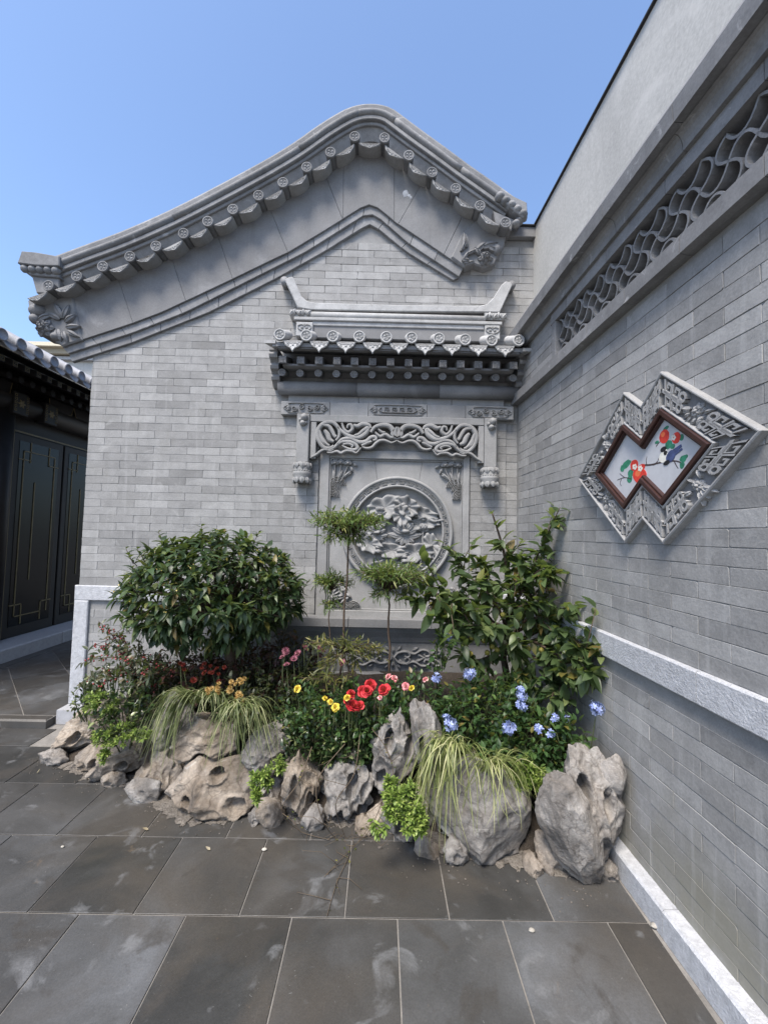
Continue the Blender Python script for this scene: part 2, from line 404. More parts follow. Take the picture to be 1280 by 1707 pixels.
def along(name, mat, prof, a0, a1, cuts, parent=side, bevgap=.0015):
    """moulding along the side wall, one piece per stretch; prof = [(b, c)...] closed outline"""
    L = [a0]+[c for c in cuts if a0 < c < a1]+[a1]
    for x0, x1 in zip(L, L[1:]):
        mb = MB(); fr_ = lambda p, q, s_: SW(s_, p, q); mb.prism(fr_, prof, x0+bevgap, x1-bevgap); mb.build(name, mat, parent)
cut = lambda st, ph: [ph+st*i for i in range(-12, 14)]
along('granite_band', M['granite'], [(.885, -.01), (.885, .016), (.891, .022), (.994, .022), (1.0, .016), (1.0, -.01)], -1.5, 3.23, [-.55, .45, 1.431, 2.41])
along('kerb_stone', M['granite'], [(-.001, -.01), (-.001, .058), (.092, .06), (.1, .052), (.1, -.01)], -1.5, 2.9, [-.45, .55, 1.562, 2.5])
along('ledge_brick', M['ridge'], [(2.497, -.01), (2.497, .02), (2.503, .05), (2.57, .05), (2.60, 0.0), (2.60, -.01)], -1.5, 3.25, cut(.33, .12))
along('lattice_head', M['ridge'], [(2.832, -.18), (2.832, .012), (2.897, .012), (2.897, -.18)], -1.5, 2.62, cut(.42, .3))
mb = MB(); mb.wbox(SW, 2.548, 2.60, 2.6005, 2.8315, -.17, .012, .004); mb.build('lattice_jamb', M['ridge'], side)
along('cornice_lower', M['ridge'], [(2.898, -.01), (2.898, .03)] + [(2.898+.065*sin(t), .03+.03*(1-cos(t))) for t in (.4, .8, 1.2, 1.57)] + [(2.965, -.01)], -1.5, 3.26, cut(.42, .18))
along('cornice_upper', M['ridge'], [(2.966, -.01), (2.966, .095), (3.036, .1), (3.036, -.01)], -1.5, 3.27, cut(.46, .02))
along('cornice_cap', M['ridge'], [(3.0365, -.13), (3.0365, .085), (3.06, .085), (3.15, .03), (3.15, -.13)], -1.5, 3.28, cut(.46, .23))
mb = MB(); mb.wbox(SW, -1.6, 3.35, 3.1, 3.985, -.5, -.13); mb.build('parapet', M['render'], side)
mb = MB(); mb.wbox(SW, -1.6, 3.35, 3.9855, 4.0, -.5, -.115, .003); mb.build('parapet_flashing', M['dark'], side)
# lattice of curved roof tiles set on edge
def arc_tile(p0, p1, sgn):
    mb = MB(); cx, cz = (p0[0]+p1[0])/2, (p0[1]+p1[1])/2; dx, dz = p1[0]-p0[0], p1[1]-p0[1]; L = math.hypot(dx, dz); nx, nz = -dz/L*sgn, dx/L*sgn
    sag = .049; n = 8; ro, rows = [], []
    for k in range(n+1):
        t = k/n*2-1; bul = sag*(1-abs(t)**2.3)
        ro.append((cx+dx/2*t+nx*bul, cz+dz/2*t+nz*bul))
    inn = []
    for k in range(n+1):
        a = ro[max(k-1, 0)]; b = ro[min(k+1, n)]; ll = math.hypot(b[0]-a[0], b[1]-a[1]); inn.append((ro[k][0]-(b[1]-a[1])/ll*.009, ro[k][1]+(b[0]-a[0])/ll*.009))
    mb.prism(SW, ro+inn[::-1], -.075, -.006, 0); return mb.build('lattice_tile', M['ridge'], side)
zs = (2.606, 2.718, 2.824); s0 = 2.532
for i in range(0, 20):
    sa = s0-.1125*i
    for j in range(3):
        if i < 19:
            sg = -1 if (i+j) % 2 else 1                     # +1 bulges upwards
            if not (j == 0 and sg < 0 or j == 2 and sg > 0): arc_tile((sa, zs[j]), (sa-.1125, zs[j]), -sg)
        if j < 2: arc_tile((sa, zs[j]), (sa, zs[j+1]), 1 if (i+j) % 2 else -1)
# ------------------------------------------------------------------ relief carving vocabulary
def leaf_r(mb, fr, x, y, ang, L, W, h, base=0, curl=.3, n=7):
    """a carved leaf or petal: root at (x, y), pointing along ang, raised midrib"""
    rows = []
    for i in range(n):
        t = i/(n-1); w_ = W/2*(sin(pi*min(1, t*.92+.08))**.8)*(1-.15*t); bend = curl*L*t*t*.5
        cx = x+cos(ang)*L*t-sin(ang)*bend; cy = y+sin(ang)*L*t+cos(ang)*bend
        hh = base+h*(.35+.65*sin(pi*(t*.85+.1)))
        rows.append([fr(cx+sin(ang)*w_*s_, cy-cos(ang)*w_*s_, k) for s_, k in ((-1, base-.002), (-.8, hh*.72+base*.28), (-.12, hh*.82+base*.18), (0, hh), (.12, hh*.82+base*.18), (.8, hh*.72+base*.28), (1, base-.002))])
    mb.grid(rows, False, False); return mb
def dome_r(mb, fr, x, y, rx, ry, h, base=0, n=12, m=4):
    rows = [[fr(x+rx*cos(pi/2*j/m)*cos(2*pi*k/n), y+ry*cos(pi/2*j/m)*sin(2*pi*k/n), base+h*sin(pi/2*j/m)) for k in range(n)] for j in range(m+1)]
    return mb.grid(rows, True, True)
def spiral(x, y, r0, r1, a0, turns, n=24):
    return [(x+(r0+(r1-r0)*i/(n-1))*cos(a0+2*pi*turns*i/(n-1)), y+(r0+(r1-r0)*i/(n-1))*sin(a0+2*pi*turns*i/(n-1))) for i in range(n)]
def rosette(mb, fr, x, y, r, h, base=0, k=7, layers=3):
    for l in range(layers):
        rr = r*(1-.27*l)
        for i in range(k):
            a = 2*pi*(i+.5*(l % 2))/k; leaf_r(mb, fr, x+cos(a)*rr*.18, y+sin(a)*rr*.18, a, rr*.85, rr*.85, h*(.55+.25*l), base+h*.22*l, .1, 6)
    dome_r(mb, fr, x, y, r*.24, r*.24, h*.6, base+h*.7)

# ------------------------------------------------------------------ mouldings and verge of the gable
def wpts(px, c, n): return resample([bpx(u, v, c) for u, v in px], n)
def course(name, mat, upper, lower, cu, cl, c0, c1, nseg, sub=2):
    A = wpts(upper, cu, nseg*sub+1); B = wpts(lower, cl, nseg*sub+1)
    for i in range(nseg):
        a = A[i*sub:(i+1)*sub+1]; b = B[i*sub:(i+1)*sub+1]; g_ = .0012
        a = [(a[0][0]+g_, a[0][1])]+a[1:-1]+[(a[-1][0]-g_, a[-1][1])]; b = [(b[0][0]+g_, b[0][1])]+b[1:-1]+[(b[-1][0]-g_, b[-1][1])]
        mb = MB(); mb.prism(BW, b+a[::-1], c0, c1, .003); mb.build(name, mat, house)
course('moulding_brick', M['ridge'], G_up, G_mid, .05, .045, -.01, .045, 15, 3)
course('moulding_brick', M['ridge'], G_mid, G_low, .035, .024, -.01, .024, 14, 3)
HEADS = [(81.7, 476.7), (129, 461), (172.3, 444.7), (217.7, 428.3), (261, 411), (306.6, 389.8), (347, 369.7), (388.8, 349.6), (431.5, 326.6), (472, 305), (511.6, 279.4), (551, 254.6), (591.5, 228.4), (641, 230.6), (681.5, 259.8), (720, 288), (759.4, 315), (799.7, 343.7), (842, 371.6)]
CH = .18
hw = [bpx(u, v, CH) for u, v in HEADS]
def zhead(x):
    P = [(hw[0][0]-.4, hw[0][1]-.13)]+hw+[(hw[-1][0]+.3, hw[-1][1]-.2)]
    for a, b in zip(P, P[1:]):
        if a[0] <= x <= b[0]: return a[1]+(b[1]-a[1])*(x-a[0])/(b[0]-a[0])
    return P[-1][1]
# smooth verge plates
ups = [bpx(u, v, .062) for u, v in G_up]
def zup(x):
    for a, b in zip(ups, ups[1:]):
        if a[0] <= x <= b[0]: return a[1]+(b[1]-a[1])*(x-a[0])/(b[0]-a[0])
    return ups[0][1] if x < ups[0][0] else ups[-1][1]
jl = [bpx(u, v, .062)[0] for u, v in ((104, 577), (222, 540), (310, 501), (388, 466), (480, 421), (571, 366), (572, 365), (657, 369), (664, 374), (740, 425), (772, 446))]
jt = [bpx(u, v, .062)[0] for u, v in ((52, 500), (196, 455), (285, 405), (362, 372), (448, 330), (540, 290), (572, 285), (657, 290), (705, 318), (775, 365), (835, 390))]
for k in range(len(jl)-1):
    g_ = .0005; n = 7
    lo = [(jl[k]+g_+(jl[k+1]-jl[k]-2*g_)*i/(n-1)) for i in range(n)]; hi = [(jt[k]+g_+(jt[k+1]-jt[k]-2*g_)*i/(n-1)) for i in range(n)]
    mb = MB(); mb.prism(BW, [(x, zup(x)) for x in lo]+[(x, zhead(x)-.005) for x in hi[::-1]], -.01, .062+R_.uniform(-.001, .001), .003); mb.build('verge_plate', M['plate'], house)
# tiles of the verge: round tile ends with rosettes, drip tiles between them
def head_mesh(r=.042, L=.2):
    mb = MB(); fr_ = lambda a, b, c: Vector((a, -c, b))
    mb.lathe(fr_, [(r*.92, -L), (r*.92, -.012), (r, -.010), (r, .004), (r*.96, .008), (r*.80, .008), (r*.76, .001), (0.0005, .001)], 18)
    for i in range(4):
        a = pi/4+i*pi/2; dome_r(mb, fr_, r*.38*cos(a), r*.38*sin(a), r*.25, r*.25, .006, .001, 8, 2)
    mb.ribbon(fr_, [(r*.62*cos(t*pi/8), r*.62*sin(t*pi/8)) for t in range(16)], .005, .005, .001, closed=True)
    dome_r(mb, fr_, 0, 0, r*.14, r*.14, .006, .001, 6, 2)
    return mb.mesh('round_tile', M['tile'])
def drip_mesh(w=.080, L=.13, hgt=.032, sag=.022):
    mb = MB(); fr_ = lambda a, b, c: Vector((a, -c, b)); n = 10
    top = [(w*t, -sag*(1-t*t)) for t in [i/n*2-1 for i in range(n+1)]]
    bot = [(w*t, -sag*(1-t*t)*1.0-hgt*(1-abs(t)**1.6)*(1+.10*cos(abs(t)*9.5))-.004) for t in [i/n*2-1 for i in range(n+1)]]
    # face leans out at its lower edge
    lean = lambda b: -b*.28
    fr2 = lambda a, b, c: Vector((a, -(c+lean(b)), b))
    mb.prism(fr2, bot+top[::-1], -.012, 0, .0025)
    mb.ribbon(fr2, [(a*.86, b*.9-.004) for a, b in bot], .005, .004, 0); mb.ribbon(fr2, [(a*.9, b-.007) for a, b in top], .004, .004, 0)
    for s_ in (-1, 1):
        mb.ribbon(fr2, spiral(s_*w*.4, -sag-hgt*.38, .013, .004, 0, 1.2*s_, 12), .004, .005, 0)
        leaf_r(mb, fr2, s_*w*.12, -sag-hgt*.25, -pi/2+s_*.9, .02, .012, .005, 0, 0, 4)
    dome_r(mb, fr2, 0, -sag-hgt*.5, .009, .009, .006, 0, 8, 2)
    # pan tile behind
    rows = [[fr_(a, b, c) for a, b in top] for c in (-.008, -L)]; mb.grid(rows, False, True)
    rows = [[fr_(a, b-.01, c) for a, b in top] for c in (-.008, -L)]; mb.grid(rows, False, True)
    return mb.mesh('drip_tile', M['carve'])
HM, DM = head_mesh(), drip_mesh()
for i, (x, z) in enumerate(hw):
    sl = atan2(hw[min(i+1, 18)][1]-hw[max(i-1, 0)][1], hw[min(i+1, 18)][0]-hw[max(i-1, 0)][0])
    inst(HM, 'round_tile', house, Matrix.Translation((x, YB-CH, z)) @ Matrix.Rotation(-sl*.0+R_.uniform(-.15, .15), 4, 'Y') @ Matrix.Rotation(R_.uniform(-.02, .02), 4, 'X'))
prev = (hw[0][0]-.20, hw[0][1]-.07)
for i, p in enumerate([prev]+hw[:-1]):
    q = ([prev]+hw)[i+1]; a = atan2(q[1]-p[1], q[0]-p[0]); wd = math.dist(p, q)
    mx, mz = (p[0]+q[0])/2+sin(a)*.03, (p[1]+q[1])/2-cos(a)*.03
    inst(DM, 'drip_tile', house, Matrix.Translation((mx, YB-CH+.012, mz)) @ Matrix.Rotation(-a+R_.uniform(-.03, .03), 4, 'Y') @ Matrix.Scale(wd/.205, 4, (1, 0, 0)))
# swept ridge courses above the tiles
K_px = [(99, 464), (160, 441), (220, 418.5), (300, 383), (380, 342), (460, 298.4), (510, 268), (552.5, 238), (585, 218), (602, 211), (618, 209), (634, 211.5), (648, 221), (680, 245), (720, 274), (757.5, 302), (800, 332), (840, 361)]
K = spline([bpx(u, v, .12) for u, v in K_px], 3)
def nrm2(P, i):
    a, b = P[max(i-1, 0)], P[min(i+1, len(P)-1)]; dx, dy = b[0]-a[0], b[1]-a[1]; L = math.hypot(dx, dy); return (-dy/L, dx/L)
def sweep(name, mat, prof, i0, i1, parent=house, smooth=False, P=None):
    P = P or K; mb = MB(); m = len(prof); rows = []
    for i in range(i0, i1+1):
        nx, nz = nrm2(P, i); x, z = P[i]; rows.append([BW(x+nx*n_, z+nz*n_, c_) for n_, c_ in prof])
    mb.grid(rows, True, smooth); mb.f.append(tuple(range(m))); mb.sm.append(False); mb.f.append(tuple(len(mb.v)-m+k for k in range(m))[::-1]); mb.sm.append(False)
    return mb.build(name, mat, parent)
nK = len(K)-1
def pieces(name, mat, prof, step, smooth=False):
    i = 0
    while i < nK: j = min(i+step, nK); sweep(name, mat, prof, i, j, smooth=smooth); i = j
sweep('tile_bed', M['tile'], [(-.075, -.3), (-.075, .06), (0, .105), (.005, .105), (.005, -.3)], 0, nK)
pieces('ridge_course', M['ridge'], [(.0, -.3), (.0, .12), (.004, .125), (.024, .125), (.027, .12), (.027, -.3)], 6)
pieces('ridge_course', M['ridge'], [(.0275, -.3), (.0275, .145), (.032, .150), (.056, .150), (.06, .145), (.06, -.3)], 7)
pieces('ridge_roll', M['ridge'], [(.0605, -.2)]+[(.088-.0275*cos(t), .13+.04*sin(t)) for t in [i*pi/8 for i in range(9)]]+[(.1155, -.2)], 9, True)
pieces('ridge_cover', M['ridge'], [(.116, -.25), (.116, .14), (.150, .144), (.172, .13), (.188, .09), (.192, .03), (.188, -.03), (.17, -.09), (.15, -.11), (.15, -.25)], 7)
gb = MB(); gp = [(-2.33, 2.9)]+[(max(x, -2.33), z-.10) for x, z in K[::3] if x > -2.4 and x < .82]+[(.86, 3.88), (1.2, 3.885), (1.2, 2.9)]
gb.prism(BW, gp, -3.1, -.006); gb.build('gable_body', M['mortar'], house)
rb = MB(); rp = [(x-.0, z) for x, z in K]; nn = [nrm2(K, i) for i in range(len(K))]
rb.prism(BW, [(x, z-.02) for x, z in K]+[(x+a*.14, z+b*.14) for (x, z), (a, b) in list(zip(K, nn))[::-1]], -3.2, -.24); rb.build('roof', M['tile'], house)
# ridge ends
def pxprism(name, mat, pts, c0, c1, parent=house, bev=.006, **kw):
    mb = MB(); mb.prism(BW, [bpx(u, v, c1) for u, v in pts], c0, c1, bev); return mb.build(name, mat, parent, **kw)
re_ = pxprism('ridge_end', M['tile'], [(29, 438), (36, 418), (60, 420), (99, 427), (99, 443), (60, 442)], -.12, .19)
c_ = MB(); fr_ = lambda a, b, c: BW(a, b, c)
for i in range(5):
    x, z = bpx(40+i*13, 446+i*.8, .17); dome_r(c_, fr_, x, z, .035, .032, .035, .15)
c_.build('ridge_end_carving', M['tile'], house)
pxprism('ridge_end_block', M['tile'], [(33, 442), (99, 442), (99, 462), (70, 460), (52, 458), (40, 452)], -.12, .15)
pxprism('ridge_end_block', M['ridge'], [(53, 459), (99, 462), (99, 490), (61, 488)], -.12, .13)
re2 = pxprism('ridge_end', M['tile'], [(826, 322), (838, 318), (878, 337), (879, 350), (872, 363), (850, 345)], -.12, .19)
c_ = MB()
for i in range(5):
    x, z = bpx(833+i*9.5, 328+i*7.4, .17); dome_r(c_, fr_, x, z, .04, .035, .05, .16)
for i in range(3):
    x, z = bpx(872-i*6, 362+i*5, .15); dome_r(c_, fr_, x, z, .035, .03, .05, .13)
c_.build('ridge_end_carving', M['tile'], house)
pxprism('ridge_end_block', M['ridge'], [(822, 351), (858, 366), (852, 384), (826, 374)], -.12, .14)
# carved corner blocks at the feet of the verge
def corner(side_, pts, items, name='corner_carving'):
    base = MB(); base.prism(BW, [bpx(u, v, .075) for u, v in pts], -.1, .075, .01); b = base.build('corner_block', M['plate'], house)
    mb = MB()
    for it in items:
        k, u, v, *r = it; x, z = bpx(u, v, .09)
        if k == 'L': leaf_r(mb, BW, x, z, radians(r[0]), r[1], r[2], r[3] if len(r) > 3 else .045, .07, .25)
        if k == 'R': rosette(mb, BW, x, z, r[0], .055, .07, 6)
        if k == 'D': dome_r(mb, BW, x, z, r[0], r[1], r[2], .066)
    mb.build(name, M['plate'], b)
corner(-1, [(46, 500), (120, 486), (137, 566), (118, 572), (104, 577), (92, 570), (84, 560), (62, 556), (60, 540), (50, 530)],
       [('R', 74, 546, .075), ('L', 96, 548, -80, .10, .07), ('L', 104, 530, 60, .12, .05), ('L', 104, 530, 115, .14, .06), ('L', 100, 532, 150, .1, .05), ('L', 108, 536, 30, .10, .05), ('L', 110, 545, 0, .11, .05),
        ('L', 112, 550, -35, .11, .045), ('L', 106, 552, -75, .09, .05), ('D', 60, 515, .07, .05, .05), ('D', 56, 530, .04, .04, .05), ('L', 85, 525, 200, .12, .06), ('D', 93, 560, .05, .035, .05)])
corner(1, [(752, 428), (770, 388), (800, 360), (845, 385), (841, 408), (830, 428), (824, 440), (808, 446), (790, 440), (776, 446)],
       [('R', 809, 430, .062), ('L', 768, 418, 60, .12, .04), ('L', 772, 416, 80, .14, .045), ('L', 778, 412, 95, .13, .045), ('L', 775, 425, 20, .12, .03), ('L', 770, 432, -20, .07, .04), ('L', 772, 432, 50, .08, .03), ('L', 790, 420, 35, .14, .06),
        ('L', 800, 412, 10, .15, .07), ('L', 812, 410, -30, .11, .06), ('L', 785, 440, 160, .06, .03), ('D', 828, 415, .04, .05, .05), ('L', 800, 425, 120, .08, .05), ('L', 790, 436, 200, .08, .04)])
mb = MB(); x, z = bpx(676, 322, .063)
for dx, dz, r in ((0, 0, .024), (.03, -.02, .013), (.045, -.035, .010), (-.01, -.03, .004), (.01, .02, .008)): dome_r(mb, BW, x+dx, z+dz, r, r*1.2, .004, .0615, 8, 2)
mb.build('lime_splash', M['granite'], house)
# ------------------------------------------------------------------ the carved brick screen against the gable wall
scr = empty('carved_screen', (.1, YB, 0), 'carved grey brick screen with tiled canopy and round lotus medallion on the gable wall', 'screen wall')
def fx(u, v, c): return bpx(u, v, c)
def sb_(name, mat, a0, a1, b0, b1, c0, c1, bev=.003, parent=scr, **kw):
    mb = MB(); mb.wbox(BW, a0, a1, b0, b1, c0, c1, bev); return mb.build(name, mat, parent, **kw)
# canopy roof
CE = .30
zE = .5*(fx(467, 556, CE)[1]+fx(864, 571, CE)[1])
xs = [fx(u, v, CE)[0] for u, v in ((467, 556), (511, 558), (555, 559.6), (599, 561.4), (644, 562.5), (686, 565), (731.5, 566), (775, 569), (819, 570), (864, 570.8))]
zR = fx(640, 548, .09)[1]
mb = MB(); mb.prism(lambda p, q, s_: BW(s_, q, p), [(CE-.02, zE-.045), (.02, zE+.085), (.02, zE+.04), (CE-.02, zE-.075)], xs[0]-.06, xs[-1]+.05)
croof = mb.build('canopy_roof', M['tile'], scr)
def slope_mesh():
    mb = MB(); r = .044; fr_ = lambda a, b, c: Vector((a, -c, b)); L = .235; rise = .47
    rows = []
    for j in range(2):
        c = -L*j; rows.append([Vector((r*.93*cos(2*pi*k/16), -c, r*.93*sin(2*pi*k/16)+rise*-c)) for k in range(16)])
    mb.grid(rows, True, True)
    mb.lathe(fr_, [(r*.93, -.012), (r, -.010), (r, .006), (r*.96, .010), (r*.78, .010), (r*.74, .002), (.0005, .002)], 20)
    for i in range(5): dome_r(mb, fr_, r*.42*cos(i*1.257), r*.42*sin(i*1.257), r*.2, r*.2, .007, .002, 8, 2)
    mb.ribbon(fr_, spiral(0, 0, r*.62, r*.1, 0, 2.3, 30), .005, .006, .002); return mb.mesh('round_tile', M['ridge_pale'])
SM_ = slope_mesh()
for x in xs: inst(SM_, 'round_tile', croof, Matrix.Translation((x, YB-CE, zE+R_.uniform(-.003, .003))))
def drip2():
    mb = MB(); w = .078; n = 12; T_ = [i/n*2-1 for i in range(n+1)]; rise = .47
    top = [(w*t, -.022*(1-t*t)) for t in T_]
    bot = [(w*t*.98, -.022*(1-t*t)-.004-.052*max(0, 1-abs(t)**1.4)**.8*(1+.13*cos(abs(t)*10)) - (.012 if abs(t) < .05 else 0)) for t in T_]
    fr2 = lambda a, b, c: Vector((a, -(c-b*.22), b))
    mb.prism(fr2, bot+top[::-1], -.012, 0, .0025); mb.ribbon(fr2, [(a*.86, b*.88-.004) for a, b in bot], .005, .004); mb.ribbon(fr2, [(a*.9, b-.006) for a, b in top], .004, .004)
    for s_ in (-1, 1):
        mb.ribbon(fr2, spiral(s_*.036, -.036, .012, .003, s_, 1.4*s_, 14), .004, .005); leaf_r(mb, fr2, s_*.012, -.05, -pi/2+s_*.9, .022, .012, .005, 0, 0, 4); leaf_r(mb, fr2, s_*.05, -.028, -pi/2+s_*.3, .018, .01, .005, 0, 0, 4)
    dome_r(mb, fr2, 0, -.04, .01, .01, .007, 0, 8, 2)
    for off in (0, -.011): mb.grid([[Vector((a, -c, b+off+rise*-c)) for a, b in top] for c in (-.008, -.22)], False, True)
    return mb.mesh('drip_tile', M['ridge_pale'])
D2M = drip2()
for a, b in zip(xs, xs[1:]): inst(D2M, 'drip_tile', croof, Matrix.Translation(((a+b)/2, YB-CE+.005, zE-.032)) @ Matrix.Scale((b-a)/.195, 4, (1, 0, 0)))
for s_, u, v in ((-1, 440, 568), (1, 887, 582)):
    x0 = xs[0]-.035 if s_ < 0 else xs[-1]+.035; tip = fx(u, v, CE)
    mb = MB(); mb.prism(lambda p, q, c: BW(p, c, q), [(x0, CE-.01), (tip[0], CE-.01), (x0, CE-.16)], tip[1]-.012, tip[1]+.012); mb.build('corner_tip', M['ridge_pale'], croof)
# ridge of the canopy
def strip(name, u0, u1, v0, v1, c, mat=M['ridge_pale'], c0=-.005, bev=.004):
    a0 = fx(u0, v0, c)[0]; a1 = fx(u1, v0, c)[0]; um = 660; b1 = fx(um, v0, c)[1]; b0 = fx(um, v1, c)[1]
    return sb_(name, mat, a0, a1, b0, b1, c0, c, bev, croof)
strip('ridge_course', 521, 807, 538.5, 545.5, .085); strip('ridge_course', 490, 837, 531.5, 536.8, .10); strip('ridge_board', 500, 828, 544, 566, .075, M['plate'])
b0 = fx(660, 531, .105)[1]; b1 = fx(660, 520.5, .105)[1]; xa = fx(517, 525, .105)[0]; xb = fx(810, 525, .105)[0]
mb = MB(); mb.tube([BW(xa, (b0+b1)/2, .075), BW(xb, (b0+b1)/2, .075)], (b1-b0)/2*1.05, 16); mb.build('ridge_roll', M['ridge_pale'], croof)
top = [(474, 466), (481, 461.5), (488, 461), (494, 474), (503, 494), (512, 501.5), (525, 504), (660, 508), (800, 509.5), (812, 506), (822, 496), (836, 474), (843, 468.5), (851, 470), (854, 475)]
bot = [(846, 492), (833, 520.5), (810, 520), (660, 519), (518, 516), (496, 512.5), (483, 484)]
mb = MB(); mb.prism(BW, [fx(u, v, .09) for u, v in top+bot], .005, .09, .006); mb.build('upturned_ridge', M['ridge_pale'], croof)
for u, v in ((474, 467), (853, 474)):
    x, z = fx(u, v, .085); mb = MB(); mb.tube([BW(x, z, .002), BW(x, z, .085)], .032, 14); mb.build('ridge_curl', M['tile'], croof)
for u0, u1, v in ((483, 519, 519.5), (808, 844, 525)):
    mb = MB(); x0, z = fx(u0, v, .1); x1 = fx(u1, v, .1)[0]; n = 5
    mb.wbox(BW, x0, x1, z-.028, z+.026, 0, .085)
    for i in range(n):
        x = x0+(x1-x0)*(i+.5)/n; leaf_r(mb, BW, x-.02, z-.022, radians(40+30*(i % 2)), .055, .03, .035, .08); leaf_r(mb, BW, x+.02, z-.02, radians(130-20*(i % 2)), .05, .028, .03, .08)
    mb.build('grass_scroll_carving', M['ridge_pale'], croof)
for u0, u1, v0, v1 in ((494, 521, 536, 560), (808, 833, 541, 565)):
    x0, z1 = fx(u0, v0, .095); x1, z0 = fx(u1, v1, .095); b = sb_('end_block', M['ridge_pale'], x0, x1, z0, z1, 0, .095, .004, croof)
    mb = MB(); xm = (x0+x1)/2; zm = z1-.045
    mb.ribbon(BW, spline([(xm-.045, zm-.012), (xm-.05, zm+.012), (xm-.02, zm+.022), (xm, zm+.012), (xm+.02, zm+.022), (xm+.05, zm+.012), (xm+.045, zm-.012), (xm, zm-.03)], 4, True), .009, .01, .094, closed=True)
    dome_r(mb, BW, xm-.018, zm-.004, .014, .011, .012, .094, 8, 2); dome_r(mb, BW, xm+.018, zm-.004, .014, .011, .012, .094, 8, 2); dome_r(mb, BW, xm, zm+.024, .009, .008, .012, .094, 8, 2)
    mb.build('cloud_carving', M['carve'], croof)
# eaves: fascia, flying rafters (square) and round rafters
xl, xr = xs[0]-.02, xs[-1]+.02
mb = MB(); mb.prism(lambda p, q, s_: BW(s_, q, p), [(CE-.03, zE-.05), (CE-.03, zE-.085), (CE-.06, zE-.088), (.03, zE-.02), (.03, zE+.06)], xl, xr); mb.build('eave_board', M['plate'], croof)
ru = [471, 501, 531.5, 561.5, 591, 621, 651, 681, 709.5, 738.5, 768, 797.5, 827, 856]
zF = fx(660, 604, .235)[1]; zN = fx(660, 625.5, .16)[1]
fmb = MB(); fr_ = lambda a, b, c: Vector((a, -c, b)); q = .027
fmb.add([(-q, -.0, -q), (q, 0, -q), (q, 0, q), (-q, 0, q), (-q, .22, -q+.07), (q, .22, -q+.07), (q, .22, q+.07), (-q, .22, q+.07)], [(0, 1, 2, 3), (4, 7, 6, 5), (0, 4, 5, 1), (1, 5, 6, 2), (2, 6, 7, 3), (3, 7, 4, 0)])
fmb.ribbon(fr_, [(-.021, -.021), (.021, -.021), (.021, .021), (-.021, .021)], .006, .004, 0, closed=True)
fmb.ribbon(fr_, [(-.012, .012), (.0, .012), (.0, -.012), (.012, -.012)], .005, .004); fmb.ribbon(fr_, [(-.012, -.012), (-.012, .0), (.012, 0), (.012, .012)], .005, .004)
FM = fmb.mesh('flying_rafter', M['plate'])
rmb = MB(); rr = .029
rmb.grid([[Vector((rr*cos(2*pi*k/14), y, rr*sin(2*pi*k/14)+y*.33)) for k in range(14)] for y in (0, .15)], True); rmb.lathe(fr_, [(rr, 0), (rr*.97, .003), (rr*.8, .003), (rr*.77, 0), (.0005, 0)], 14)
rmb.ribbon(fr_, [(0, -rr*.75), (0, rr*.75)], .006, .004); rmb.ribbon(fr_, [(-rr*.75, rr*.2), (rr*.75, rr*.2)], .005, .004); rmb.ribbon(fr_, [(-rr*.65, -rr*.3), (rr*.65, -rr*.3)], .005, .004)
RM = rmb.mesh('round_rafter', M['plate'])
for u in ru:
    x = fx(u, 604, .235)[0]; inst(FM, 'flying_rafter', croof, Matrix.Translation((x, YB-.235, zF+R_.uniform(-.002, .002))))
    x = fx(u-1, 625, .16)[0]; inst(RM, 'round_rafter', croof, Matrix.Translation((x, YB-.16, zN+R_.uniform(-.002, .002))))
mb = MB(); mb.prism(lambda p, q_, s_: BW(s_, q_, p), [(.19, zF-.027), (.19, zF-.012), (.01, zF+.06), (.01, zN+.02), (.06, zN+.045), (.15, zN+.035)], xl+.02, xr-.02); mb.build('rafter_board', M['plate'], croof)
for u0, u1, v0, v1, s_ in ((449, 463, 577, 634, -1), (866, 881, 588, 646, 1)):
    c = .2; x0 = fx(u0, v0, c)[0]; x1 = fx(u1, v0, c)[0]; z1 = fx(u0, v0, c)[1]; z0 = fx(u0, v1, c)[1]; h_ = z1-z0
    prof = [(0, z1), (c, z1), (c, z1-.1*h_)]
    for k in range(3):
        t0 = .1+.27*k; prof += [(c-.045*k-.012, z1-(t0+.03)*h_), (c-.045*k+.004, z1-(t0+.12)*h_), (c-.045*k-.006, z1-(t0+.2)*h_), (c-.045*k-.035, z1-(t0+.24)*h_)]
    prof += [(.03, z0), (0, z0)]
    mb = MB(); mb.prism(lambda p, q_, a: BW(a, q_, p), prof, x0, x1); mb.build('scroll_bracket', M['ridge'], scr)
# beam, frieze and tablets
xa, xb = fx(464, 647, .06)[0], fx(863, 655, .06)[0]; zt, zb = fx(660, 639, .06)[1], fx(660, 661.5, .06)[1]
for x0, x1 in ((xa, xa+.62), (xa+.62, xa+1.27), (xa+1.27, xb)):
    mb = MB(); mb.tube([BW(x0+.001, (zt+zb)/2, .045), BW(x1-.001, (zt+zb)/2, .045)], (zt-zb)/2, 20); mb.build('round_beam', M['plate'], scr)
zp1, zp0 = fx(660, 673, .065)[1], fx(660, 695, .065)[1]
for x0, x1 in ((-.76, -.2), (-.2, .16), (.16, .54), (.54, .96)): sb_('frieze_brick', M['carve'], x0+.001, x1-.001, zp1-.003, zb+.02, -.005, .028, .003)
px0, px1 = fx(468.6, 680, .065)[0], fx(856, 688, .065)[0]
cutx = [px0]+[fx(u, 680, .065)[0] for u in (550, 614, 712, 776)]+[px1]
for x0, x1 in zip(cutx, cutx[1:]): sb_('lintel_tablet', M['carve'], x0+.001, x1-.001, zp0, zp1, -.005, .065, .003)
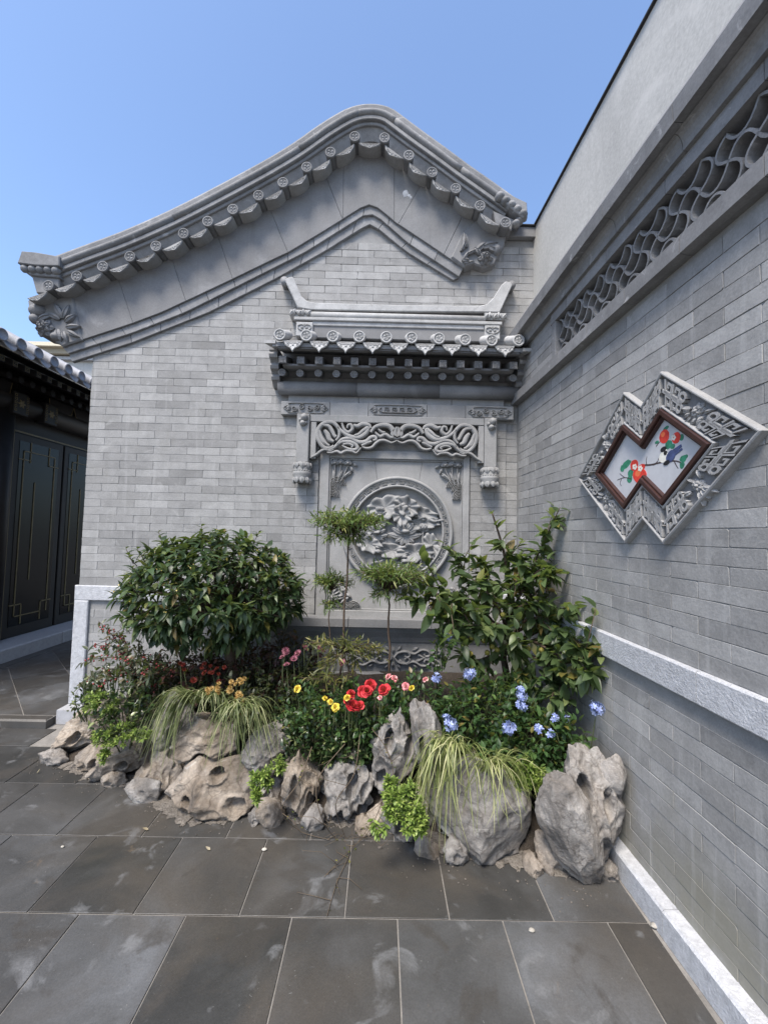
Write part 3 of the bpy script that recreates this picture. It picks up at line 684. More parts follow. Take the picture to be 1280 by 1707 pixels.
def cartouche(u0, u1, style):
    x0, x1 = fx(u0, 684, .066)[0], fx(u1, 684, .066)[0]; zm = (zp0+zp1)/2; hh = (zp1-zp0)*.36; xm = (x0+x1)/2; w2 = (x1-x0)/2
    mb = MB(); out = spline([(x0, zm), (x0+.035, zm+hh*.6), (x0+.06, zm+hh), (x1-.06, zm+hh), (x1-.035, zm+hh*.6), (x1, zm), (x1-.035, zm-hh*.6), (x1-.06, zm-hh), (x0+.06, zm-hh), (x0+.035, zm-hh*.6)], 3, True)
    mb.ribbon(BW, out, .006, .005, .065, closed=True)
    for s_ in (-1, 1):
        for a in (-50, 0, 50): leaf_r(mb, BW, xm+s_*(w2-.055), zm, (0 if s_ > 0 else pi)+radians(a)*.8, .04, .022, .01, .065, 0, 5)
    if style:
        n = 4
        for i in range(n):
            x = xm+(i-(n-1)/2)*w2*.34; s_ = 1 if i % 2 else -1
            mb.ribbon(BW, spiral(x, zm+s_*hh*.2, hh*.62, hh*.12, i, 1.5*s_, 18), .008, .012, .063)
            leaf_r(mb, BW, x, zm-s_*hh*.2, s_*pi/2*.5, .035, .02, .012, .063, .3, 5)
    else:
        mb.ribbon(BW, [(xm-w2*.55, zm-hh*.55), (xm+w2*.55, zm-hh*.55)], .007, .01, .064)
        for i in range(4):
            x = xm+(i-1.5)*w2*.27; d_ = hh*.45
            mb.ribbon(BW, [(x-d_, zm-.2*hh), (x-d_, zm+d_), (x+d_, zm+d_), (x+d_, zm-.1*hh), (x-.1*d_, zm-.1*hh), (x-.1*d_, zm+.3*d_)], .006, .009, .064)
        for s_ in (-1, 1): mb.ribbon(BW, spline([(xm+s_*w2*.6, zm+hh*.5), (xm+s_*w2*.68, zm), (xm+s_*w2*.55, zm-hh*.5)], 4), .007, .01, .064)
    mb.v = [Vector((p.x, YB-(.064+((YB-p.y)-.064)*1.9), p.z)) for p in mb.v]; mb.build('tablet_carving', M['carve'], scr)
cartouche(473, 547, 1); cartouche(617, 710, 0); cartouche(780, 852, 1)
# brick pilasters
xp = [fx(474.5, 760, .012)[0], fx(532, 766, .012)[0], fx(783, 766, .012)[0], fx(843, 800, .012)[0]]
for x0, x1 in ((xp[0], xp[1]), (xp[2], xp[3])):
    b = sb_('pilaster', M['mortar'], x0+.002, x1-.002, .4, zp0, -.01, .010, 0)
    cells = []
    for r in range(-6, 24):
        b0 = 1.0+CO*r; b1 = min(b0+CO, zp0-.001)
        if b1-b0 < .02 or b0 < .75: continue
        xm = x0+(x1-x0)*(.34 if r % 2 else .68); cells += [(x0, xm, b0, b1), (xm, x1, b0, b1)]
    lay_bricks(lambda a, b_, c=0: BW(a, b_, c+.014), cells, b, 60)
# panel field and frame
fL, fR = fx(533, 800, .03)[0], fx(782.5, 800, .03)[0]; iL, iR = fx(549, 800, .02)[0], fx(771, 800, .02)[0]
fT = fx(660, 752, .03)[1]; iT = fx(660, 766, .02)[1]; iB = fx(640, 1018, .02)[1]; fB = fx(640, 1031, .03)[1]
for nm, a0, a1, b0, b1 in (('panel_frame', fL, iL, fB, zp0-.03), ('panel_frame', iR, fR, fB, zp0-.03), ('panel_frame', iL, iR, iT, fT), ('panel_frame', iL, iR, fB, iB)):
    mb = MB(); mb.wbox(BW, a0+.0006, a1-.0006, b0, b1, -.005, .034, .004); mb.build(nm, M['carve'], scr)
mb = MB(); lw = .012
for a0, a1, b0, b1 in ((iL+.0007, iL+lw, iB, iT), (iR-lw, iR-.0007, iB, iT), (iL+lw, iR-lw, iT-lw, iT-.0007), (iL+lw, iR-lw, iB+.0007, iB+lw)): mb.wbox(BW, a0, a1, b0, b1, -.004, .022, .003)
mb.build('frame_bead', M['carve'], scr)
MX, MZ = .5*(fx(570, 886, .03)[0]+fx(754, 886, .03)[0]), fx(660, 886.5, .03)[1]; MR = .5*(fx(754, 886, .03)[0]-fx(567.5, 886, .03)[0])
f0, f1, g0, g1 = iL+.002, iR-.002, iB+.002, iT-.002
def ringpt(a, r=MR*.93): return (MX+r*cos(a), MZ+r*sin(a))
octs = [([(f0, g1), (MX-.19, g1)], 2.0, pi), ([(MX-.19, g1), (MX+.19, g1)], 1.14, 2.0), ([(MX+.19, g1), (f1, g1)], 0, 1.14)]
def field(poly):
    mb = MB(); mb.prism(BW, poly, -.006, .008+R_.uniform(-.0006, .0006), .0015); mb.build('panel_plate', M['carve'], scr)
arc = lambda a0, a1, n=9: [ringpt(a0+(a1-a0)*i/(n-1)) for i in range(n)]
gj = .001
field([(f0, g1), (f0, MZ)]+arc(pi, 1.98)+[(MX-.19-gj, g1)]); field([(MX-.19+gj, g1)]+arc(1.975, 1.165)+[(MX+.19-gj, g1)]); field([(MX+.19+gj, g1)]+arc(1.16, 0)+[(f1, MZ), (f1, g1)])
field([(f0, MZ-gj)]+arc(-pi+.003, -pi/2-.003)+[(MX-gj, g0), (f0, g0)]); field([(MX+gj, g0)]+arc(-pi/2+.003, -.003)+[(f1, MZ-gj), (f1, g0)])
# medallion: moulded ring with key pattern, sunk lotus pond
med = MB(); CF = lambda a, b, c: BW(MX+a, MZ+b, c)
med.lathe(CF, [(MR*.80, -.02), (MR*.80, .042), (MR*.812, .050), (MR*.83, .050), (MR*.845, .034), (MR*.925, .034), (MR*.94, .048), (MR*.965, .054), (MR*.99, .046), (MR, .024), (MR, -.005)], 96)
medr = med.build('medallion_ring', M['carve'], scr)
ky_ = MB(); NU = 36
for i in range(NU):
    a0 = 2*pi*i/NU; da = 2*pi/NU; P = lambda u, v: ((MR*(.853+.066*v))*cos(a0+da*u), (MR*(.853+.066*v))*sin(a0+da*u))
    pth = [P(.04, 0), P(.04, 1), P(.45, 1), P(.86, 1), P(.86, .25), P(.3, .25), P(.3, .6), P(.62, .6)]
    ky_.ribbon(CF, pth, .0058, .012, .033)
ky_.build('key_pattern', M['carve'], medr)
fl = MB(); fl.lathe(CF, [(MR*.805, -.016), (.0005, -.016)], 64); fl.build('medallion_ground', M['plate'], medr)
def lotus_leaf(mb, x, y, rx, ry, rot, base, h, seed, lobes=9, tilt=0):
    rg = random.Random(seed); n = 44; rows = []; ph = [rg.uniform(0, 6.28) for _ in range(3)]
    for j in range(6):
        t = j/5; row = []
        for k in range(n):
            a = 2*pi*k/n; wv = sin(a*lobes+ph[0])*.5+sin(a*(lobes-4)+ph[1])*.35+sin(a*(lobes*2-3)+ph[2])*.2
            rr = t*(1+.13*wv*t*t); u, v = rx*rr*cos(a), ry*rr*sin(a)
            X = x+u*cos(rot)-v*sin(rot); Y = y+u*sin(rot)+v*cos(rot)
            hh = base+1.75*h*(.30+.55*t**1.5)+h*.8*wv*t**2-h*.14*(abs(sin(a*6)) < .25)*t + tilt*(u*cos(rot)-v*sin(rot))
            if t > .95: hh -= h*.12
            row.append(CF(X, Y, max(hh, -.01)))
        rows.append(row)
    rows.append([CF(x+(rx*1.0*(1+.13*(sin(2*pi*k/n*lobes+ph[0])*.5+sin(2*pi*k/n*(lobes-4)+ph[1])*.35+sin(2*pi*k/n*(lobes*2-3)+ph[2])*.2))*cos(2*pi*k/n))*cos(rot)-ry*(1+.13*(sin(2*pi*k/n*lobes+ph[0])*.5+sin(2*pi*k/n*(lobes-4)+ph[1])*.35+sin(2*pi*k/n*(lobes*2-3)+ph[2])*.2))*sin(2*pi*k/n)*sin(rot),
                 y+(rx*(1+.13*(sin(2*pi*k/n*lobes+ph[0])*.5+sin(2*pi*k/n*(lobes-4)+ph[1])*.35+sin(2*pi*k/n*(lobes*2-3)+ph[2])*.2))*cos(2*pi*k/n))*sin(rot)+ry*(1+.13*(sin(2*pi*k/n*lobes+ph[0])*.5+sin(2*pi*k/n*(lobes-4)+ph[1])*.35+sin(2*pi*k/n*(lobes*2-3)+ph[2])*.2))*sin(2*pi*k/n)*cos(rot), -.012) for k in range(n)])
    mb.grid(rows, True, True)
def part(fn, name, parent=medr):
    mb = MB(); fn(mb); return mb.build(name, M['carve'], parent)
for i, a in enumerate([(-.10, .19, .15, .09, .3, .0, .035), (.07, .20, .10, .075, -.5, .012, .04), (.20, .15, .13, .05, -.35, -.002, .03), (.03, .13, .07, .085, .2, .02, .04), (.20, .07, .15, .045, .12, .0, .03), (-.19, .05, .11, .07, .5, .0, .03),
                       (.14, -.16, .15, .075, .15, .004, .035), (-.04, -.15, .13, .06, -.1, .0, .03), (-.22, -.10, .11, .065, -.4, .002, .032), (.27, -.10, .06, .1, .3, -.004, .026), (-.10, -.27, .14, .05, .2, -.004, .025), (.12, -.29, .13, .05, -.2, -.004, .025)]):
    part(lambda mb: lotus_leaf(mb, *a, 11+i), 'lotus_leaf')
def flower(mb, x, y, r, base, k=1):
    for l, (cnt, rr, sp) in enumerate(((7, 1.0, 1.35), (6, .8, 1.1), (5, .62, .8))):
        for i in range(cnt):
            a = pi/2+sp*(i-(cnt-1)/2)/((cnt-1)/2); leaf_r(mb, CF, x+cos(a)*r*.1, y-r*.25+.03*l*k, a, r*rr*(.75+.25*abs(cos(a))), r*.42, .022, base+.012*l, .0, 7)
    for i in range(4): a = radians(-35-37*i); leaf_r(mb, CF, x+cos(a)*r*.1, y-r*.2, a, r*.6, r*.4, .02, base, 0, 6)
    dome_r(mb, CF, x, y+r*.12, r*.28, r*.13, .02, base+.034)
part(lambda mb: flower(mb, .06, -.01, .13, .02), 'lotus_flower')
part(lambda mb: flower(mb, -.16, -.02, .09, .012), 'lotus_flower'); part(lambda mb: flower(mb, -.14, .12, .07, .012), 'lotus_flower')
def pod(mb):
    dome_r(mb, CF, .205, .045, .045, .032, .03, .015, 14, 4); mb.ribbon(CF, spline([(.205, .03), (.20, -.05), (.205, -.15), (.17, -.30)], 5), .016, .02, .005)
    for i in range(7): dome_r(mb, CF, .205+.022*cos(i*1.05)*(i > 0), .047+.014*sin(i*1.05)*(i > 0), .006, .005, .006, .04, 6, 2)
    leaf_r(mb, CF, .21, .01, .5, .08, .035, .02, .01); leaf_r(mb, CF, .20, .01, 2.6, .07, .03, .02, .01)
part(pod, 'seed_pod')
def stems(mb):
    for x0, x1, y1 in ((-.02, .05, -.05), (-.16, -.15, -.08), (-.13, -.24, -.02), (.10, .16, -.2), (-.07, -.09, .1)): mb.ribbon(CF, spline([(x0, -.31), (x0*.7+x1*.3-.01, -.2), (x1, y1)], 5), .013, .016, -.01)
    for i in range(9): a = radians(50+i*14); mb.ribbon(CF, spline([(-.12+.012*i, -.33), (-.12+.012*i+cos(a)*.06, -.33+sin(a)*.1), (-.12+.012*i+cos(a)*.16, -.33+sin(a)*.13)], 4), [.012*(1-.7*t/8) for t in range(9)], .022, -.01)
part(stems, 'water_plants')
# four corner carvings: waves and lotus
def cornercarve(sx, sz):
    bx_, bz_ = (iL+.014 if sx < 0 else iR-.014), (iT-.014 if sz > 0 else iB+.014); d = -sx
    F = lambda a, b, c: BW(bx_+d*a, bz_+(-b if sz > 0 else b), .004+c*1.9-.006)
    mb = MB()
    if sz > 0:
        for r_, y0 in ((.05, .24), (.06, .20), (.065, .17), (.05, .265)):
            for k in range(4): mb.ribbon(F, [(max(.001, .015+(r_-.012*k)*cos(t)+(.035 if y0 == .17 else 0)), y0+.03-(r_-.012*k)*sin(t)) for t in [i*pi/9 for i in range(10)]], .005, .012, .006)
        for x, y in ((.075, .03), (.13, .035), (.03, .035)):
            for i in range(6): a = radians(-15-30*i)*1.0; leaf_r(mb, F, x, y, a, .042, .024, .016, .010, 0, 5)
            dome_r(mb, F, x, y-.008, .012, .012, .012, .018, 8, 2)
        for p in ([(.02, .18), (.03, .1), (.03, .04)], [(.05, .18), (.07, .1), (.075, .04)], [(.08, .17), (.11, .1), (.13, .05)]): mb.ribbon(F, spline(p, 4), .009, .014, .006)
        for x, y, a, L in ((.06, .16, -75, .09), (.03, .16, -105, .09), (.09, .15, -50, .10), (.15, .05, 60, .05), (.17, .03, 20, .04), (.10, .13, -30, .07)): leaf_r(mb, F, x, y, radians(a), L, .024, .014, .008, .2, 6)
    else:
        for x0 in (.04, .10, .16, .20):
            for k in range(4): mb.ribbon(F, [(x0+(.055-.012*k)*cos(t), .002+(.055-.012*k)*sin(t)) for t in [i*pi/9 for i in range(10)]], .005, .012, .006)
        rg = random.Random(4)
        for i in range(26): leaf_r(mb, F, rg.uniform(.02, .15), rg.uniform(.06, .16), rg.uniform(0, 6.28), rg.uniform(.03, .06), .026, .02, .008, .3, 5)
    mb.build('corner_carving', M['carve'], scr)
for sx in (-1, 1):
    for sz in (-1, 1): cornercarve(sx, sz)
# hanging posts with lotus bud drops, and the pierced valance between them
vc = .105
for u0, u1, vt_, vb_, ub, vd in ((494, 515, 690, 770, 503.5, 806), (808, 828, 699, 779, 817, 813)):
    x0, x1 = fx(u0, 730, vc)[0], fx(u1, 730, vc)[0]; zt_ = zp0-.001; zb_ = fx(ub, vb_, vc)[1]; xm = (x0+x1)/2
    hp = sb_('hanging_post', M['carve'], x0, x1, zb_, zt_, .02, vc, .006)
    mb = MB(); zd = fx(ub, vd, vc)[1]; h_ = zb_-zd; cc = .075; F = lambda a, b, c: BW(xm+a, zb_-c, cc+b)
    mb.lathe(F, [(.0005, 0), (.055, 0), (.064, .008), (.058, .03*1), (.066, h_*.28), (.06, h_*.36), (.07, h_*.45), (.072, h_*.58), (.062, h_*.68), (.066, h_*.78), (.052, h_*.93), (.0005, h_*.95)], 20)
    for k in range(9):
        a = 2*pi*k/9
        for (t0, t1, flip) in ((.02, .30, 0), (.70, 1.0, 1)):
            G = lambda p, q, c: BW(xm+(.060+c)*cos(a+p/.06), zb_-q, cc+(.060+c)*sin(a+p/.06)); leaf_r(mb, G, 0, h_*t0 if not flip else h_*t0, pi/2, h_*.3, .045, .016, 0, 0, 5)
    for k in range(22):
        a = 2*pi*k/22; dome_r(mb, lambda p, q, c: BW(xm+(.064+c)*cos(a+p/.06), zb_-h_*.40+q, cc+(.064+c)*sin(a+p/.06)), 0, 0, .008, .006, .008, 0, 6, 2)
    mb.build('lotus_drop', M['carve'], hp)
    mb = MB(); zz = zt_-.002; dome_r(mb, BW, xm+.01, zz-.03, .03, .034, .05, vc-.004, 12, 4); dome_r(mb, BW, xm, zz-.075, .026, .026, .042, vc-.004, 12, 4); dome_r(mb, BW, xm+.022, zz-.072, .016, .018, .03, vc-.004, 8, 3); dome_r(mb, BW, xm-.02, zz-.05, .016, .02, .03, vc-.004, 8, 3)
    mb.build('post_knob', M['carve'], hp)
vL, vR = fx(516, 730, .08)[0], fx(806.5, 730, .08)[0]; vT = fx(660, 697, .08)[1]
sb_('valance_rail', M['carve'], vL, vR, fx(660, 706, .08)[1], vT+.012, .02, .085, .004)
for u0, u1, v in ((516.5, 526, 764), (797, 806, 772)): sb_('valance_stile', M['carve'], fx(u0, v, .08)[0], fx(u1, v, .08)[0], fx(u0, v, .08)[1], fx(660, 706.5, .08)[1], .02, .082, .004)
vx = lambda x, y: fx(460+x*.171875, 660+y*.171875, .09)      # pixels of the left half, mirrored for the right
xc = fx(661.5, 735, .09)[0]
def both(path, wd, h=.030, base=.062):
    P = spline([vx(*p) for p in path], 6); n = len(P)
    W = [1.55*wd*(.35+.65*sin(pi*(.12+.82*i/(n-1)))) for i in range(n)]
    val_.ribbon(BW, P, W, [h]*n, base); val_.ribbon(BW, [(2*xc-x, z) for x, z in P], W, [h]*n, base)
val_ = MB()
for path, wd in (([(345, 592), (372, 578), (400, 560), (440, 530), (480, 518), (520, 530), (560, 520)], .016), ([(495, 548), (540, 548), (590, 535), (630, 552), (680, 530), (740, 535), (780, 550), (825, 500)], .016),
                 ([(835, 492), (880, 505), (930, 495), (970, 455), (1010, 430), (1060, 430), (1120, 452), (1172, 432)], .017),
                 ([(560, 480), (530, 500), (470, 500), (420, 440), (400, 360), (430, 290), (490, 255), (560, 260), (610, 320), (610, 390), (580, 430)], .026),
                 ([(450, 280), (510, 290), (540, 330), (570, 390), (590, 380)], .022), ([(420, 330), (440, 400), (480, 460), (520, 480)], .022), ([(470, 330), (500, 370), (520, 420), (560, 440)], .028), ([(425, 390), (450, 440), (500, 480)], .016),
                 ([(600, 300), (650, 350), (720, 390), (800, 400), (870, 360), (890, 310), (850, 330), (800, 370), (760, 380)], .026), ([(640, 260), (660, 320), (700, 350), (740, 320), (730, 280), (700, 280), (690, 310)], .020),
                 ([(750, 280), (790, 290), (840, 270), (900, 280), (920, 310)], .026), ([(590, 470), (640, 420), (720, 410), (800, 445), (870, 440), (920, 400), (960, 395), (970, 420), (940, 430)], .024),
                 ([(500, 525), (560, 500), (620, 450), (690, 440), (760, 460), (790, 500), (760, 520), (700, 510), (640, 480)], .022), ([(650, 470), (700, 460), (745, 480), (730, 500)], .016),
                 ([(920, 350), (960, 300), (1030, 280), (1100, 290), (1140, 340), (1150, 390), (1180, 400), (1220, 370), (1200, 310)], .028), ([(960, 350), (1010, 390), (1060, 370), (1110, 400), (1140, 400)], .020), ([(990, 320), (1030, 350), (1060, 350)], .016), ([(1180, 300), (1190, 340), (1180, 390)], .018), ([(830, 480), (890, 450), (930, 440)], .018)):
    both(path, wd)
valb = val_.build('pierced_valance', M['carve'], scr)
# sill ledge and base
zl1, zl0 = fx(640, 1032, .11)[1], fx(640, 1047.5, .11)[1]
for x0, x1 in ((-.82, -.23), (-.23, .4), (.4, 1.0)): sb_('sill_ledge', M['plate'], x0+.001, x1-.001, zl0, zl1, -.005, .11, .005)
mb = MB(); mb.prism(lambda p, q_, a: BW(a, q_, p), [(-.005, zl0-.001), (.085, zl0-.001), (.07, zl0-.04), (.045, zl0-.08), (.03, zl0-.12), (-.005, zl0-.12)], -.78, .97); mb.build('waist_moulding', M['plate'], scr)
zs1, zs0 = zl0-.121, fx(640, 1120, .03)[1]
sb_('scroll_panel', M['plate'], -.78, .97, zs0, zs1, -.005, .022, .003)
sb_('base_course', M['plate'], -.82, 1.0, .1, zs0-.001, -.005, .075, .006)
mb = MB(); xm = fx(655, 1095, .03)[0]; zm = (zs0+zs1)/2; 
for s_ in (-1, 1):
    for f_ in (-1, 1):
        F = lambda a, b, c: BW(xm+s_*a, zm+f_*b, c)
        mb.ribbon(F, spline([(.01, .0), (.04, .035), (.1, .045), (.13, .02), (.11, .0), (.09, .012)], 5), .018, .03, .02); mb.ribbon(F, spline([(.10, .05), (.16, .03), (.22, .06), (.27, .05), (.28, .02), (.25, .012), (.24, .03)], 5), .016, .03, .02)
        mb.ribbon(F, spline([(.2, .02), (.26, -.005), (.34, .02), (.36, .05), (.33, .06)], 5), .014, .026, .02)
        for x, y, a in ((.03, .05, 40), (.15, .055, 20), (.05, .015, 60), (.18, .03, -30), (.29, .03, 30), (.0, .03, 90)): leaf_r(mb, F, x, y, radians(a), .05, .026, .026, .02, .3, 5)
mb.build('scroll_carving', M['plate'], scr)
# ------------------------------------------------------------------ carved double-lozenge picture on the side wall
M['wood_red'] = stone('brown_lacquer', (.042, .020, .016), .2, 0, 14, 90, .38, .08, .001)
M['loz'] = stone('carved_grey_stone', (.27, .27, .268), .18, 0, 12, 150, .8, .25, .002)
def flat(name, c, rough=.5, var=.12):
    m, n, b, o = newmat(name); p = pos(n)
    n.links.new(ramp(n, noise_n(n, 40, 4, .6, p), [(.3, val(c, 1-var)), (.7, val(c, 1+var))]), b.inputs['Base Color']); b.inputs['Roughness'].default_value = rough; return m
S0, Z0, DL = 1.697, 1.7755, .121
LZ = lambda a, b, c=0: SW(S0-a, Z0+b, c*.8)
def lzp(u, v, c=.015):
    q = ray(u, v); t = ((WD-c)-WN.dot(CAM))/WN.dot(q); P = CAM+q*t; return (S0-P.dot(WT), P.z-Z0)
def uni(a, b): return [(-DL-a, 0), (-DL, -b), (0, -b*(1-DL/a)), (DL, -b), (DL+a, 0), (DL, b), (0, b*(1-DL/a)), (-DL, b)]
def ring(mb, fr, P, Q, c0, c1, bev=.004):
    n = len(P); Pi = inset(P, bev); Qi = inset(Q, -bev); rows = [[fr(*p, c0) for p in P], [fr(*p, c1-bev) for p in P], [fr(*p, c1) for p in Pi], [fr(*p, c1) for p in Qi], [fr(*p, c1-bev) for p in Q], [fr(*p, c0) for p in Q]]
    mb.grid(rows+[rows[0]], True, False); return mb
loz = empty('lozenge_picture', tuple(LZ(0, -.34, 0)), 'carved double-lozenge stone frame with persimmon and bird painting on the side wall', 'wall panel')
mb = MB(); mb.prism(LZ, uni(.408, .332), -.01, .012); lbk = mb.build('carved_ground', M['plate'], loz)
mb = MB(); ring(mb, LZ, uni(.416, .340), uni(.398, .325), -.002, .038); mb.build('outer_rim', M['loz'], loz)
mb = MB(); ring(mb, LZ, uni(.250, .205), uni(.234, .191), .01, .036); mb.build('inner_rim', M['loz'], loz)
O_, I_ = uni(.397, .324), uni(.251, .206)
for i in range(8):
    fret = MB(); fol = MB(); p0, p1, q0, q1 = O_[i], O_[(i+1) % 8], I_[i], I_[(i+1) % 8]
    def E(a, b, c, p0=p0, p1=p1, q0=q0, q1=q1):
        o = (p0[0]+(p1[0]-p0[0])*a, p0[1]+(p1[1]-p0[1])*a); n_ = (q0[0]+(q1[0]-q0[0])*a, q0[1]+(q1[1]-q0[1])*a)
        return LZ(o[0]+(n_[0]-o[0])*b, o[1]+(n_[1]-o[1])*b, c)
    Lg = math.dist(p0, p1); short = Lg < .25
    hw_, hh_ = .0115, .024
    def rib(path):      # strip in metres mapped on the edge trapezoid
        m = len(path); rows = []
        for k in range(m):
            a0, a1 = path[max(k-1, 0)], path[min(k+1, m-1)]; dx, dy = (a1[0]-a0[0])*Lg, (a1[1]-a0[1])*.085; l = math.hypot(dx, dy) or 1; nx, ny = -dy/l*hw_/2/Lg, dx/l*hw_/2/.085
            x, y = path[k]; rows.append([E(x+nx, y+ny, .011), E(x+nx*.85, y+ny*.85, .011+hh_), E(x-nx*.85, y-ny*.85, .011+hh_), E(x-nx, y-ny, .011)])
        fret.grid(rows, False, False)
    ends = ((0.0, 1), (1.0, -1))
    for e0, sg in ends:
        st = (.11 if not short else .2)*sg; 
        for k, o in enumerate(((.06 if not short else .1), (.17 if not short else .3))):
            x = e0+sg*o; w_ = st*.8
            rib([(x, .04), (x, .46), (x+w_, .46), (x+w_, .14), (x+w_*.45, .14), (x+w_*.45, .3)]); rib([(x+w_*.2, .97), (x+w_*.2, .58), (x+w_*1.1, .58), (x+w_*1.1, .86), (x+w_*.6, .86), (x+w_*.6, .72)])
        rib([(e0+sg*.02, .5), (e0+sg*(.33 if not short else .45), .52)])
        xr_ = e0+sg*(.31 if not short else .42)
        rib([(xr_+sg*.035*cos(t), .3+.16*sin(t)) for t in [j*pi/5 for j in range(11)]]); rib([(xr_+sg*.035*cos(t), .72+.16*sin(t)) for t in [j*pi/5 for j in range(11)]])
    mid = .5; rg = random.Random(i+3)
    F = lambda a, b, c: E(mid+a/Lg, .5+b/.085, c)
    rosette(fol, F, .0, .0, .034 if not short else .022, .02, .012, 7, 2)
    for k in range(9 if not short else 5):
        a = rg.uniform(0, 6.28); rr = .03 if not short else .018; leaf_r(fol, F, cos(a)*rr*1.4, sin(a)*rr*.7, a, rg.uniform(.03, .055)*(1 if not short else .7), .022, .024, .012, rg.uniform(-.4, .4), 5)
    fret.build('fret_carving', M['loz'], lbk, kind='stuff'); fol.build('flower_carving', M['loz'], lbk)
mb = MB(); ring(mb, LZ, uni(.2335, .1905), uni(.202, .164), .01, .046, .003); wf = mb.build('wood_frame', M['wood_red'], loz)
mb = MB(); ring(mb, LZ, uni(.2018, .1638), uni(.189, .153), .0, .034, .002); mb.build('wood_bead', M['wood_red'], wf)
mb = MB(); mb.prism(LZ, uni(.191, .155), .0, .0135); pic = mb.build('painted_panel', flat('painted_white_ground', (.46, .47, .49), .35, .05), loz)
zq = lambda x, y: lzp(930+x*.2734, 580+y*.2734)
def paint(name, mat, polys, lev):
    mb = MB()
    for k, P in enumerate(polys):
        mb = MB(); mb.prism(LZ, P, .0135, .0135+.0004*lev+.00005*k); mb.build(name, mat, pic)
def ell(x, y, rx, ry, rot=0, n=18, wob=0, seed=1):
    c = zq(x, y); ex = zq(x+rx, y); ey = zq(x, y-ry); sx = math.dist(c, ex); sy = math.dist(c, ey); rg = random.Random(seed)
    return [(c[0]+sx*(1+rg.uniform(-wob, wob))*cos(t)*cos(rot)-sy*sin(t)*sin(rot), c[1]+sx*cos(t)*sin(rot)+sy*(1+rg.uniform(-wob, wob))*sin(t)*cos(rot)) for t in [2*pi*i/n for i in range(n)]]
def stroke(pts, wd):
    P = spline([zq(*p) for p in pts], 4); L = []; R2 = []
    for i in range(len(P)):
        nx, nz = nrm2(P, i); ww = wd*(1-.5*i/len(P)); L.append((P[i][0]+nx*ww, P[i][1]+nz*ww)); R2.append((P[i][0]-nx*ww, P[i][1]-nz*ww))
    return L+R2[::-1]
C_red, C_red2, C_grn, C_brn, C_blu, C_blk, C_wht, C_gray = flat('paint_red', (.62, .045, .03), .4, .3), flat('paint_orange', (.75, .16, .06), .4), flat('paint_green', (.03, .19, .11), .45, .4), flat('paint_ink', (.05, .035, .035), .5), flat('paint_blue', (.055, .075, .17), .45, .4), flat('paint_black', (.012, .012, .015), .4), flat('paint_white', (.7, .68, .6), .45), flat('paint_grey', (.3, .32, .33), .5)
paint('painted_leaf', C_grn, [ell(410, 710, 28, 24, .3, 12, .15, 2), ell(385, 735, 12, 22, .2, 10, .1, 3), ell(435, 765, 18, 24, 0, 12, .1, 4), ell(430, 800, 16, 24, .3, 10, .1, 5), ell(665, 590, 22, 26, .5, 12, .15, 6), ell(690, 600, 16, 16, 0, 10, .1, 7), ell(745, 545, 14, 22, 0, 10, .1, 8), ell(650, 490, 18, 12, .3, 10, .1, 9), ell(755, 675, 20, 22, 0, 12, .15, 10), ell(748, 715, 16, 20, .4, 12, .15, 11), ell(775, 660, 9, 12, 0, 8, .1, 12), ell(595, 575, 12, 10, 0, 8, .1, 13)], 1)
paint('painted_branch', C_brn, [stroke([(505, 715), (560, 712), (610, 700), (660, 690), (715, 690), (740, 700)], .004), stroke([(535, 715), (530, 690), (535, 662)], .002), stroke([(575, 715), (600, 690), (605, 672)], .002), stroke([(700, 690), (715, 720), (725, 735)], .002), stroke([(440, 800), (400, 790), (355, 805)], .0022), stroke([(400, 790), (380, 775), (370, 765)], .0016), stroke([(380, 800), (372, 825), (380, 840)], .0016), stroke([(590, 600), (610, 575), (620, 560)], .0016)], 2)
paint('painted_persimmon', C_red, [ell(640, 540, 30, 42, .1, 20, .05, 14), ell(712, 548, 26, 34, 0, 20, .05, 15), ell(458, 715, 24, 34, 0, 20, .05, 16), ell(490, 775, 42, 48, -.3, 22, .05, 17), ell(505, 725, 20, 18, 0, 14, .05, 18)], 3)
paint('painted_highlight', C_red2, [ell(632, 528, 12, 16, .1, 12, .1, 19), ell(480, 765, 16, 20, 0, 12, .1, 20)], 4)
paint('painted_flower', C_wht, [ell(x+9*cos(k*1.257), y+11*sin(k*1.257), 6, 8, 0, 8) for x, y in ((698, 546), (462, 725), (496, 735)) for k in range(5)], 5)
paint('painted_bird_belly', C_wht, [ell(635, 665, 26, 34, .5, 16), ell(640, 628, 16, 12, 0, 12)], 4)
paint('painted_bird_wing', C_blu, [ell(680, 660, 30, 34, .6, 16, .08, 21), stroke([(675, 650), (705, 625), (745, 595)], .010), stroke([(685, 660), (715, 640), (750, 615)], .007)], 5)
paint('painted_bird_head', C_blk, [ell(636, 618, 18, 16, .2, 14), ell(655, 700, 20, 14, .2, 12), ell(648, 640, 10, 14, 0, 10)], 6)

